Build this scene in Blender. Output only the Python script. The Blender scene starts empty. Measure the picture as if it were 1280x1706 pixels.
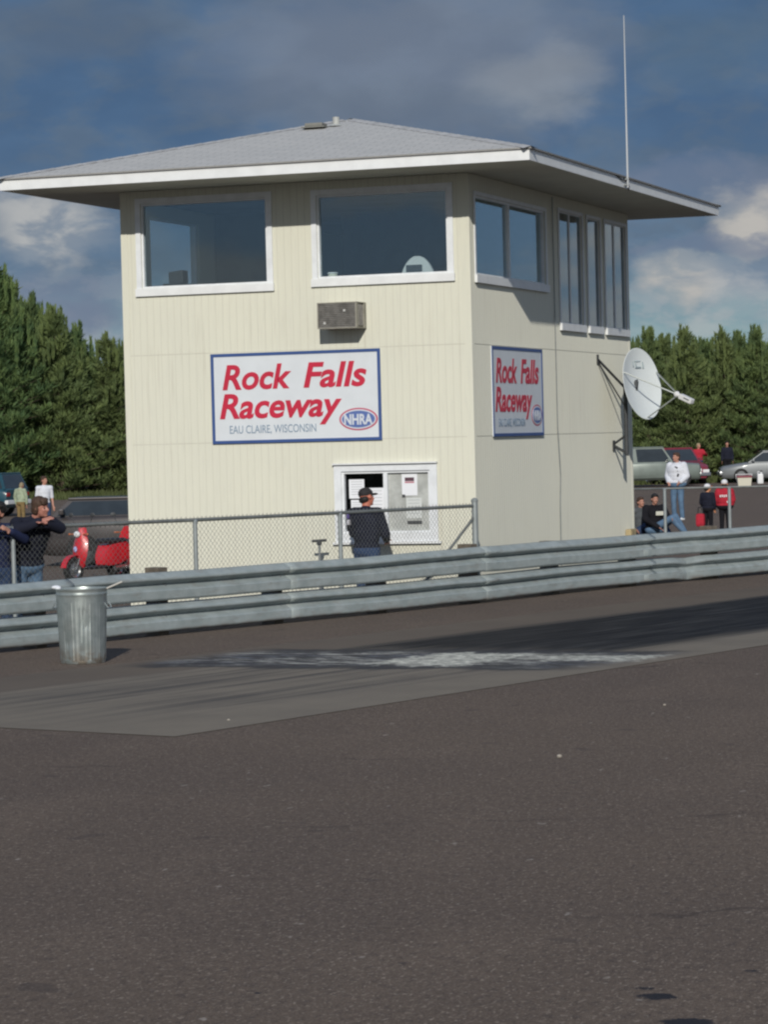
import bpy, bmesh, math, random
import numpy as np
from mathutils import Vector, Matrix
R = math.radians
scene = bpy.context.scene
COL = scene.collection
random.seed(7)

# ---------------------------------------------------------------- camera
cam_d = bpy.data.cameras.new("camera"); cam = bpy.data.objects.new("camera", cam_d); COL.objects.link(cam)
fw = Vector((-0.3294, 0.9438, -0.0257)).normalized()
r0 = Vector((0.94418, 0.32944, 0)); u0 = r0.cross(fw).normalized()
ROLL = -0.0257
rv = (r0*math.cos(ROLL) + u0*math.sin(ROLL)).normalized(); uv = (-r0*math.sin(ROLL) + u0*math.cos(ROLL)).normalized()
m = Matrix.Identity(4)
for i in range(3):
    m[i][0] = rv[i]; m[i][1] = uv[i]; m[i][2] = -fw[i]
m[0][3], m[1][3], m[2][3] = 11.2928, -36.0266, 2.1
cam.matrix_world = m
cam_d.sensor_fit = 'AUTO'; cam_d.sensor_width = 36; cam_d.lens = 4794.23/1706*36
cam_d.clip_start = 0.1; cam_d.clip_end = 6000
scene.camera = cam

# ---------------------------------------------------------------- light, sky, exposure
SUN = Vector((0.643, -2.137, 1.0)).normalized()          # towards the sun
sd = bpy.data.lights.new("sun", 'SUN'); sd.energy = 3.1; sd.angle = R(0.55); sd.color = (1.0, 0.95, 0.86)
sun = bpy.data.objects.new("sun", sd); COL.objects.link(sun)
sun.rotation_euler = SUN.to_track_quat('Z', 'Y').to_euler()
scene.view_settings.view_transform = 'Standard'; scene.view_settings.look = 'None'
scene.view_settings.exposure = 0.0; scene.view_settings.gamma = 1.0
scene.cycles.max_bounces = 6; scene.cycles.transparent_max_bounces = 24
scene.cycles.use_denoising = True
scene.render.film_transparent = False
scene.cycles.filter_width = 2.3

world = bpy.data.worlds.new("World"); scene.world = world; world.use_nodes = True
class NT:
    """tiny node-tree writer"""
    def __init__(s, nt): s.nt = nt; nt.nodes.clear()
    def n(s, t, **kw):
        nd = s.nt.nodes.new(t)
        for k, v in kw.items():
            if k.startswith('_'): setattr(nd, k[1:], v)
        return nd
    def put(s, sock, v):
        if isinstance(v, bpy.types.NodeSocket): s.nt.links.new(v, sock)
        elif v is not None:
            if hasattr(sock.default_value, '__len__'):
                if not hasattr(v, '__len__'): v = (v, v, v)
                v = tuple(v); L = len(sock.default_value)
                sock.default_value = (v + (1.0,))[:L] if len(v) < L else v[:L]
            else: sock.default_value = v
    def math(s, op, a, b=None, c=None, clamp=False):
        nd = s.nt.nodes.new('ShaderNodeMath'); nd.operation = op; nd.use_clamp = clamp
        s.put(nd.inputs[0], a)
        if b is not None: s.put(nd.inputs[1], b)
        if c is not None: s.put(nd.inputs[2], c)
        return nd.outputs[0]
    def dot(s, v, w):
        nd = s.nt.nodes.new('ShaderNodeVectorMath'); nd.operation = 'DOT_PRODUCT'; s.put(nd.inputs[0], v); s.put(nd.inputs[1], w)
        return nd.outputs['Value']
    def mix(s, fac, a, b, mode='MIX'):
        nd = s.nt.nodes.new('ShaderNodeMix'); nd.data_type = 'RGBA'; nd.blend_type = mode; nd.clamp_factor = True
        s.put(nd.inputs['Factor'], fac); s.put(nd.inputs[6], a); s.put(nd.inputs[7], b)
        return nd.outputs[2]
    def noise(s, vec, scale, detail=4, rough=0.5, dist=0.0):
        nd = s.nt.nodes.new('ShaderNodeTexNoise'); s.put(nd.inputs['Vector'], vec)
        nd.inputs['Scale'].default_value = scale; nd.inputs['Detail'].default_value = detail
        nd.inputs['Roughness'].default_value = rough; nd.inputs['Distortion'].default_value = dist
        return nd.outputs['Fac']
    def mapr(s, v, a, b, c=0.0, d=1.0, smooth=True):
        nd = s.nt.nodes.new('ShaderNodeMapRange'); nd.interpolation_type = 'SMOOTHSTEP' if smooth else 'LINEAR'; nd.clamp = True
        s.put(nd.inputs[0], v)
        for i, x in enumerate((a, b, c, d)): s.put(nd.inputs[i+1], x)
        return nd.outputs[0]
    def comb(s, x, y, z):
        nd = s.nt.nodes.new('ShaderNodeCombineXYZ')
        s.put(nd.inputs[0], x); s.put(nd.inputs[1], y); s.put(nd.inputs[2], z)
        return nd.outputs[0]
    def sep(s, v):
        nd = s.nt.nodes.new('ShaderNodeSeparateXYZ'); s.put(nd.inputs[0], v); return nd.outputs
    def coord(s, k='Object'):
        return s.nt.nodes.new('ShaderNodeTexCoord').outputs[k]
    def scl(s, v, sx, sy, sz):
        nd = s.nt.nodes.new('ShaderNodeVectorMath'); nd.operation = 'MULTIPLY'; s.put(nd.inputs[0], v); nd.inputs[1].default_value = (sx, sy, sz)
        return nd.outputs[0]

def build_world():
    t = NT(world.node_tree)
    d = t.coord('Generated')
    fh = (-0.32954, 0.94414, 0); rh = (0.94414, 0.32954, 0)
    F = t.dot(d, fh); X = t.dot(d, rh); Zc = t.sep(d)[2]
    U = t.math('ARCTAN2', X, F); V = t.math('ARCSINE', Zc)
    sky = t.n('ShaderNodeTexSky'); sky.sky_type = 'NISHITA'; sky.sun_disc = False
    sky.sun_elevation = math.asin(SUN.z); sky.sun_rotation = math.atan2(SUN.x, SUN.y)
    sky.air_density = 1.0; sky.dust_density = 0.6; sky.ozone_density = 2.5
    K = 10.0                                        # background strength is 0.1
    def c(r, g, b): return (r*K, g*K, b*K)
    def P(v): return v/4794.0                       # radians per unit of the cloud plan
    # clear slots between the clouds
    blue = t.mix(t.mapr(V, P(60), P(420)), c(.22, .36, .40), c(.12, .22, .32))
    blue = t.mix(0.12, blue, sky.outputs[0])
    # the heavy slate cloud deck
    uvv = t.comb(U, t.math('MULTIPLY', V, 1.9), 0.0)
    wob = t.noise(uvv, 22, 5, .55)
    n1 = t.noise(uvv, 15, 6, .52, .3)
    n2 = t.noise(uvv, 42, 6, .55, .3)
    dark = t.mix(t.mapr(V, P(150), P(560)), c(.15, .225, .31), c(.074, .138, .245))
    Vw = t.math('ADD', V, t.math('MULTIPLY', t.math('SUBTRACT', wob, .5), P(170)))
    Uw = t.math('ADD', U, t.math('MULTIPLY', t.math('SUBTRACT', n1, .5), P(260)))
    deck = t.mapr(Vw, P(175), P(300))
    col = t.mix(deck, blue, dark)
    def blob(cu, cv, ru, rv_, soft=.6, pw=1.0):
        a = t.math('DIVIDE', t.math('SUBTRACT', Uw, P(cu)), P(ru)); b = t.math('DIVIDE', t.math('SUBTRACT', Vw, P(cv)), P(rv_))
        q = t.math('ADD', t.math('MULTIPLY', a, a), t.math('MULTIPLY', b, b))
        return t.math('MULTIPLY', t.mapr(q, 1.0, 1.0-soft), pw)
    def px(x, y): return (x-640, 738-y-(x-640)*.0257)
    def addb(col, x, y, rx, ry, colr, soft=.9, pw=.8):
        cu, cv = px(x, y); return t.mix(blob(cu, cv, rx, ry, soft, pw), col, colr)
    col = t.mix(t.math('MULTIPLY', t.math('MULTIPLY', t.mapr(n2, .40, .66), deck), .55), col, c(.120, .165, .225))
    grey = c(.168, .208, .278)
    col = addb(col, 700, 110, 460, 190, grey, 1.0, .9)
    col = addb(col, 640, 200, 420, 60, c(.135, .175, .235), 1.0, .5)
    col = addb(col, 920, 150, 170, 80, c(.27, .30, .34), 1.0, .6)
    col = addb(col, 1210, 90, 150, 80, c(.085, .14, .215), 1.0, .6)
    col = addb(col, 140, 60, 240, 90, c(.115, .155, .215), 1.0, .6)
    tex = t.math('MULTIPLY', t.mapr(t.noise(uvv, 20, 6, .5, .25), .38, .64), t.mapr(V, P(260), P(420)))
    col = t.mix(1.0, col, t.mix(tex, c(.93/K, .935/K, .945/K), c(1.08/K, 1.075/K, 1.065/K)), 'MULTIPLY')
    # lower, sunlit cumulus rows
    puff = t.mapr(n2, .42, .62)
    puff2 = t.mapr(t.noise(uvv, 60, 6, .6, .2), .44, .62)
    def cum(col, x, y, rx, ry, colr, pw=1.0, base=.35):
        cu, cv = px(x, y)
        f = t.math('MULTIPLY', blob(cu, cv, rx, ry, 1.0, pw), t.math('ADD', base, t.math('MULTIPLY', puff, 1.0-base)))
        return t.mix(f, col, colr)
    slate = c(.165, .205, .29); white = c(.48, .485, .48); warm = c(.48, .465, .44)
    band = t.math('MULTIPLY', t.mapr(V, P(330), P(230)), t.mapr(n1, .40, .60))
    col = t.mix(t.math('MULTIPLY', band, .75), col, c(.21, .26, .34))
    lowc = t.math('MULTIPLY', t.math('MULTIPLY', t.mapr(V, P(360), P(200)), t.mapr(V, P(20), P(140))), puff2)
    col = t.mix(t.math('MULTIPLY', lowc, .42), col, c(.38, .40, .42))
    col = cum(col, 90, 400, 150, 70, white, .9)
    col = cum(col, 30, 350, 110, 40, white, .6)
    col = cum(col, 90, 510, 200, 50, slate, .8, .6)
    col = cum(col, 1170, 330, 240, 60, slate, .8, .7)
    col = cum(col, 1265, 385, 85, 70, warm, 1.0, .55)
    col = cum(col, 1140, 475, 110, 45, warm, .95, .4)
    col = cum(col, 1245, 500, 90, 38, white, .8, .4)
    col = cum(col, 1200, 425, 200, 22, slate, .8, .6)
    col = cum(col, 1150, 545, 200, 26, white, .45, .3)
    # away from this part of the sky the clouds are ordinary broken cloud
    away = t.mapr(t.math('ABSOLUTE', U), .30, .60)
    bk = t.mix(t.mapr(t.noise(uvv, 11, 6, .6, .3), .44, .56), t.mix(.2, c(.10, .17, .30), sky.outputs[0]), c(.33, .35, .37))
    col = t.mix(away, col, bk)
    col = t.mix(t.mapr(V, .30, .7), col, c(.17, .24, .38))
    col = t.mix(t.mapr(V, -.002, -.02), col, c(.07, .065, .06))
    bg = t.n('ShaderNodeBackground'); t.put(bg.inputs[0], col); bg.inputs[1].default_value = 0.1
    out = t.n('ShaderNodeOutputWorld'); t.nt.links.new(bg.outputs[0], out.inputs[0])
build_world()

# ---------------------------------------------------------------- materials
MATS = {}
def mat(name, col=(.5,.5,.5), rough=.6, metal=0.0, spec=.5, var=0.0, vscale=3.0, col2=None, bump=0.0, bscale=40.0, coat=0.0):
    if name in MATS: return MATS[name]
    M = bpy.data.materials.new(name); M.use_nodes = True; t = NT(M.node_tree)
    b = t.n('ShaderNodeBsdfPrincipled'); o = t.n('ShaderNodeOutputMaterial'); t.nt.links.new(b.outputs[0], o.inputs[0])
    if col2 is None: col2 = tuple(x*(1-var) for x in col)
    co = t.coord()
    f = t.noise(co, vscale, 5, .6)
    t.put(b.inputs['Base Color'], t.mix(t.mapr(f, .35, .68), col, col2))
    b.inputs['Roughness'].default_value = rough; b.inputs['Metallic'].default_value = metal
    b.inputs['Specular IOR Level'].default_value = spec; b.inputs['Coat Weight'].default_value = coat
    if bump:
        bp = t.n('ShaderNodeBump'); t.put(bp.inputs['Height'], t.noise(co, bscale, 4, .6)); bp.inputs['Strength'].default_value = bump; bp.inputs['Distance'].default_value = .01
        t.nt.links.new(bp.outputs[0], b.inputs['Normal'])
    MATS[name] = M; return M

def custom(name, fn):
    if name in MATS: return MATS[name]
    M = bpy.data.materials.new(name); M.use_nodes = True; t = NT(M.node_tree)
    b = t.n('ShaderNodeBsdfPrincipled'); o = t.n('ShaderNodeOutputMaterial'); t.nt.links.new(b.outputs[0], o.inputs[0])
    fn(t, b, o); MATS[name] = M; return M

def bumpn(t, b, h, s, dist=.01):
    bp = t.n('ShaderNodeBump'); t.put(bp.inputs['Height'], h); bp.inputs['Strength'].default_value = s; bp.inputs['Distance'].default_value = dist
    t.nt.links.new(bp.outputs[0], b.inputs['Normal'])

def siding(t, b, o):
    co = t.coord()
    big = t.noise(co, .7, 4, .5); fine = t.noise(t.scl(co, 14, 14, 1.2), 2.2, 5, .6)
    c = t.mix(t.mapr(big, .3, .7), (.715, .712, .612), (.690, .690, .600))
    c = t.mix(t.math('MULTIPLY', t.mapr(fine, .45, .8), .42), c, (.60, .60, .53))
    low = t.math('MULTIPLY', t.mapr(t.sep(co)[2], 1.6, .2), t.mapr(t.noise(co, 3, 5, .6), .4, .7))
    c = t.mix(t.math('MULTIPLY', low, .25), c, (.60, .575, .48))
    sk = t.math('MULTIPLY', t.mapr(t.noise(t.scl(co, 9, 9, .35), 1.6, 5, .65), .52, .75), t.mapr(t.noise(co, .9, 3, .5), .40, .65))
    c = t.mix(t.math('MULTIPLY', sk, .45), c, (.50, .475, .40))
    t.put(b.inputs['Base Color'], c); b.inputs['Roughness'].default_value = .75
    b.inputs['Specular IOR Level'].default_value = .2; b.inputs['Diffuse Roughness'].default_value = .32
    bumpn(t, b, fine, .15, .004)
M_SID = custom('cream_siding', siding)
def groove(t, b, o):
    t.put(b.inputs['Base Color'], (.58, .57, .50)); b.inputs['Roughness'].default_value = .9
M_GRV = custom('dirty_groove', groove)

def asphalt(t, b, o):
    co = t.coord(); 
    big = t.noise(co, .22, 4, .55); mid = t.noise(t.scl(co, 1.0, .45, 1), 1.1, 5, .6)
    f1 = t.noise(co, 75, 3, .8); f2 = t.noise(co, 190, 2, .6)
    c = t.mix(t.mapr(big, .3, .7), (.109, .084, .066), (.094, .073, .060))
    c = t.mix(t.math('MULTIPLY', t.mapr(mid, .45, .75), .4), c, (.145, .112, .088))
    g3 = t.noise(t.scl(co, 1, .55, 1), 21, 4, .75); g4 = t.noise(t.scl(co, 1, .5, 1), 48, 3, .7)
    c = t.mix(t.math('MULTIPLY', t.mapr(g3, .50, .34), .55), c, (.045, .036, .034))
    c = t.mix(t.math('MULTIPLY', t.mapr(g3, .55, .70), .5), c, (.20, .158, .130))
    c = t.mix(t.math('MULTIPLY', t.mapr(g4, .56, .68), .75), c, (.30, .255, .215))
    c = t.mix(t.math('MULTIPLY', t.mapr(t.noise(t.scl(co, 1, .5, 1), 13, 2, .5), .70, .76), .5), c, (.36, .33, .30))
    c = t.mix(t.math('MULTIPLY', t.mapr(f1, .50, .35), .62), c, (.030, .026, .026))
    c = t.mix(t.math('MULTIPLY', t.mapr(f1, .56, .70), .65), c, (.24, .21, .195))
    c = t.mix(t.math('MULTIPLY', t.mapr(f2, .62, .72), .55), c, (.33, .29, .27))
    # hairline cracks and oily spots
    xy = t.sep(co)
    w = t.math('ADD', t.math('ADD', xy[1], t.math('MULTIPLY', xy[0], -.42)), t.math('MULTIPLY', t.noise(co, .9, 4, .6), 1.3))
    cr = t.math('ABSOLUTE', t.math('SUBTRACT', t.math('FRACT', t.math('MULTIPLY', w, .28)), .5))
    crm = t.math('MULTIPLY', t.mapr(cr, .014, .0), t.mapr(t.noise(co, 1.7, 3), .48, .62))
    c = t.mix(t.math('MULTIPLY', crm, .5), c, (.03, .025, .025))
    dist = t.math('POWER', t.math('ADD', t.math('POWER', t.math('SUBTRACT', xy[0], 8.75), 2), t.math('POWER', t.math('SUBTRACT', xy[1], -25.4), 2)), .5)
    dn = t.math('MULTIPLY', t.math('SUBTRACT', t.noise(co, 16, 4, .7), .5), .16)
    oil = None
    for ox, oy, orr in ((8.70, -25.66, .070), (8.62, -25.52, .028), (8.92, -26.10, .09), (8.93, -25.10, .025), (7.2, -25.9, .012), (7.55, -25.2, .014)):
        dd_o = t.math('POWER', t.math('ADD', t.math('POWER', t.math('SUBTRACT', xy[0], ox), 2), t.math('POWER', t.math('SUBTRACT', xy[1], oy), 2)), .5)
        mk = t.mapr(t.math('ADD', dd_o, dn), orr+.01, orr-.015); oil = mk if oil is None else t.math('MAXIMUM', oil, mk)
    c = t.mix(oil, c, (.018, .016, .018))
    spot = t.mapr(t.noise(co, 2.3, 2, .5), .70, .74)
    c = t.mix(t.math('MULTIPLY', spot, .4), c, (.045, .038, .038))
    t.put(b.inputs['Base Color'], c)
    t.put(b.inputs['Roughness'], t.mix(oil, (.88,)*3, (.6,)*3)); b.inputs['Specular IOR Level'].default_value = .15; b.inputs['Diffuse Roughness'].default_value = .3
    h = t.math('ADD', f1, t.math('MULTIPLY', f2, .6)); bumpn(t, b, h, .55, .006)
M_ASPH = custom('asphalt', asphalt)

def padmat(t, b, o):
    co = t.coord(); s = t.sep(co); A, B = s[0], s[1]
    base = t.noise(co, .9, 5, .6); fine = t.noise(co, 90, 3, .7); stx = t.noise(t.scl(co, .12, 3.2, 1), 1.6, 6, .62, .15)
    stf = t.noise(t.scl(co, .25, 9, 1), 2.2, 5, .6)
    c = t.mix(t.mapr(base, .3, .7), (.235, .202, .158), (.195, .168, .134))
    c = t.mix(t.math('MULTIPLY', t.mapr(fine, .58, .7), .5), c, (.24, .225, .21))
    c = t.mix(t.math('MULTIPLY', t.mapr(fine, .45, .32), .5), c, (.06, .056, .052))
    # worn brown side next to the barrier
    c = t.mix(t.math('MULTIPLY', t.mapr(t.math('ADD', B, t.math('MULTIPLY', stx, .8)), 3.9, 4.5), .6), c, (.105, .080, .064))
    lane = t.math('MULTIPLY', t.mapr(B, .55, 1.3), t.mapr(B, 4.1, 3.5))
    early = t.math('MULTIPLY', t.math('MULTIPLY', lane, t.mapr(stx, .42, .66)), t.mapr(A, -.5, 3.0))
    c = t.mix(t.math('MULTIPLY', early, .72), c, (.055, .053, .056))
    # laid rubber after the water box
    aw = t.math('ADD', A, t.math('MULTIPLY', t.math('SUBTRACT', stf, .5), 3.0))
    st = t.math('ADD', 6.9, t.math('MULTIPLY', t.math('SUBTRACT', 3.4, B), .15))
    rub = t.math('MULTIPLY', t.mapr(t.math('SUBTRACT', aw, st), -.2, .9), t.math('MULTIPLY', t.mapr(t.math('ADD', B, t.math('MULTIPLY', t.math('SUBTRACT', stf, .5), .9)), .75, 1.25), t.mapr(t.math('ADD', B, t.math('MULTIPLY', t.math('SUBTRACT', stx, .5), .7)), 4.05, 3.7)))
    c = t.mix(t.math('MULTIPLY', rub, .96), c, t.mix(t.mapr(stf, .46, .64), (.006, .0065, .009), (.050, .050, .049)))
    # the scuffed, chalky water box lying across the lane
    ctr = t.math('SUBTRACT', 7.0, t.math('MULTIPLY', B, .235))
    dd = t.math('SUBTRACT', t.math('ADD', A, t.math('MULTIPLY', t.math('SUBTRACT', t.noise(co, 1.8, 5, .65), .5), 1.0)), ctr)
    inb = t.math('MULTIPLY', t.mapr(B, .05, .7), t.mapr(B, 4.9, 4.3))
    ring = t.math('MULTIPLY', t.math('MULTIPLY', t.mapr(t.math('ABSOLUTE', dd), 1.25, 1.0), inb), .85)
    c = t.mix(ring, c, (.040, .041, .046))
    blot = t.noise(t.scl(co, 3.5, .8, 1), 2.6, 7, .75)
    wm = t.math('MULTIPLY', t.math('MULTIPLY', t.mapr(t.math('ABSOLUTE', dd), 1.05, .55), inb), t.mapr(blot, .46, .58))
    rg = t.math('MULTIPLY', t.math('SUBTRACT', t.noise(co, 7, 5, .7), .5), .9)
    core = t.math('MULTIPLY', t.mapr(t.math('ABSOLUTE', t.math('ADD', t.math('SUBTRACT', B, 2.05), rg)), .62, .40), t.mapr(t.math('ABSOLUTE', t.math('ADD', dd, rg)), .85, .6))
    core = t.math('MAXIMUM', core, t.math('MULTIPLY', .75, t.math('MULTIPLY', t.mapr(t.math('ABSOLUTE', t.math('ADD', t.math('SUBTRACT', B, .85), rg)), .75, .45), t.mapr(t.math('ABSOLUTE', t.math('ADD', t.math('SUBTRACT', dd, .25), rg)), .42, .2))))
    pat = t.mapr(t.noise(t.scl(co, 1.3, 1.0, 1), 1.1, 5, .65), .44, .56)
    c = t.mix(t.math('MULTIPLY', wm, .8), c, t.mix(pat, (.155, .165, .185), (.46, .45, .40)))
    c = t.mix(t.math('MULTIPLY', t.math('MULTIPLY', core, t.mapr(blot, .34, .50)), .92), c, t.mix(t.mapr(t.noise(co, 11, 5, .7), .40, .60), (.36, .35, .30), (.80, .78, .66)))
    t.put(b.inputs['Base Color'], c)
    gl = t.math('MAXIMUM', rub, ring)
    t.put(b.inputs['Roughness'], t.mix(gl, (.88,)*3, (.75,)*3)); b.inputs['Specular IOR Level'].default_value = .12
    bumpn(t, b, fine, .4, .004)
M_PAD = custom('launch_concrete', padmat)

def galv(t, b, o):
    co = t.coord(); n = t.noise(co, 6, 5, .6); n2 = t.noise(t.scl(co, 2, 2, 9), 2, 4, .6)
    c = t.mix(t.mapr(n, .3, .7), (.28, .325, .328), (.35, .395, .397))
    c = t.mix(t.math('MULTIPLY', t.mapr(n2, .52, .72), .55), c, (.24, .24, .225))
    c = t.mix(t.math('MULTIPLY', t.mapr(t.noise(co, 2.2, 4, .6), .5, .7), .3), c, (.46, .52, .54))
    c = t.mix(t.math('MULTIPLY', t.mapr(t.sep(co)[2], .12, .02), t.mapr(n, .35, .6)), c, (.17, .155, .14))
    t.put(b.inputs['Base Color'], c); b.inputs['Metallic'].default_value = .15; b.inputs['Roughness'].default_value = .55; b.inputs['Diffuse Roughness'].default_value = .15
M_GALV = custom('galvanised_steel', galv)
def galvcan(t, b, o):
    co = t.coord(); n = t.noise(co, 9, 5, .6); z = t.sep(co)[2]
    c = t.mix(t.mapr(n, .3, .7), (.40, .455, .445), (.54, .59, .58))
    c = t.mix(t.math('MULTIPLY', t.mapr(z, .22, .0), t.mapr(t.noise(co, 12, 4), .4, .6)), c, (.32, .28, .23))
    t.put(b.inputs['Base Color'], c); b.inputs['Metallic'].default_value = .75; b.inputs['Roughness'].default_value = .36
M_CAN = custom('galvanised_can', galvcan)

def shingle(t, b, o):
    co = t.coord(); 
    br = t.n('ShaderNodeTexBrick'); t.put(br.inputs['Vector'], co); br.inputs['Scale'].default_value = 1.0
    br.inputs['Brick Width'].default_value = .30; br.inputs['Row Height'].default_value = .125; br.inputs['Mortar Size'].default_value = .008
    br.inputs['Color1'].default_value = (.52, .51, .49, 1); br.inputs['Color2'].default_value = (.43, .43, .42, 1); br.inputs['Mortar'].default_value = (.2, .2, .2, 1)
    n = t.noise(co, 60, 3, .7)
    c = t.mix(.45, br.outputs['Color'], t.mix(t.mapr(n, .35, .65), (.36, .36, .35), (.62, .61, .58)))
    t.put(b.inputs['Base Color'], c); b.inputs['Roughness'].default_value = .9; bumpn(t, b, n, .4, .004)
M_SHG = custom('grey_shingle', shingle)
M_WHITE = mat('white_trim_paint', (.80, .82, .83), .5, var=.08, vscale=5)
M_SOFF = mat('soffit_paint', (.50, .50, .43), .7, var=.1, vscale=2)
M_FRAME = mat('white_frame_paint', (.78, .81, .84), .5, var=.1, vscale=6)
M_DARK = mat('dark_interior', (.06, .07, .075), .8, var=.3, vscale=2)
M_DIM = mat('interior_panel', (.13, .15, .155), .8, var=.35, vscale=1.2)
M_BLK = mat('black_plastic', (.02, .021, .024), .45, var=.3)
M_RUB = mat('tyre_rubber', (.022, .022, .023), .8, var=.3)
M_CHR = mat('bright_metal', (.55, .56, .57), .25, .9, var=.1)
M_STEEL = mat('dull_steel', (.30, .32, .33), .5, .5, var=.25, vscale=8)
M_DSTEEL = mat('dark_steel', (.075, .08, .085), .6, .3, var=.3, vscale=8)
M_RED = mat('red_enamel', (.60, .022, .035), .32, var=.2, coat=.4)
M_WPL = mat('white_plastic', (.74, .75, .76), .4, var=.08)
M_WOOD = mat('weathered_wood', (.20, .165, .125), .85, var=.45, vscale=12)
M_TAN = mat('tan_paint', (.50, .40, .22), .7, var=.25, vscale=9)
M_ACB = mat('ac_housing', (.37, .355, .30), .7, var=.3, vscale=6)
M_ACG = mat('ac_louvre', (.27, .26, .245), .7, var=.35, vscale=14)
def glassm(name, tint=(.62, .72, .74), refl=(.85, .9, .95), base=.10):
    if name in MATS: return MATS[name]
    M = bpy.data.materials.new(name); M.use_nodes = True; t = NT(M.node_tree)
    tr = t.n('ShaderNodeBsdfTransparent'); tr.inputs[0].default_value = tint + (1,)
    gl = t.n('ShaderNodeBsdfGlossy'); gl.inputs[0].default_value = refl + (1,); gl.inputs[1].default_value = .02
    fr = t.n('ShaderNodeLayerWeight'); fr.inputs[0].default_value = .5
    mx = t.n('ShaderNodeMixShader'); t.put(mx.inputs[0], t.math('ADD', t.math('MULTIPLY', t.math('POWER', fr.outputs['Facing'], 4.5), 1.0), base, clamp=True))
    t.nt.links.new(tr.outputs[0], mx.inputs[1]); t.nt.links.new(gl.outputs[0], mx.inputs[2])
    o = t.n('ShaderNodeOutputMaterial'); t.nt.links.new(mx.outputs[0], o.inputs[0])
    MATS[name] = M; return M
M_GLASS = glassm('window_glass', (.90, .95, .96), (.8, .92, 1.0), .11)
M_GLASS2 = glassm('reflective_glass', (.65, .75, .78), (.95, .98, 1.0), .12)
M_CGL = mat('car_glass', (.035, .045, .055), .08, var=.2)

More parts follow.
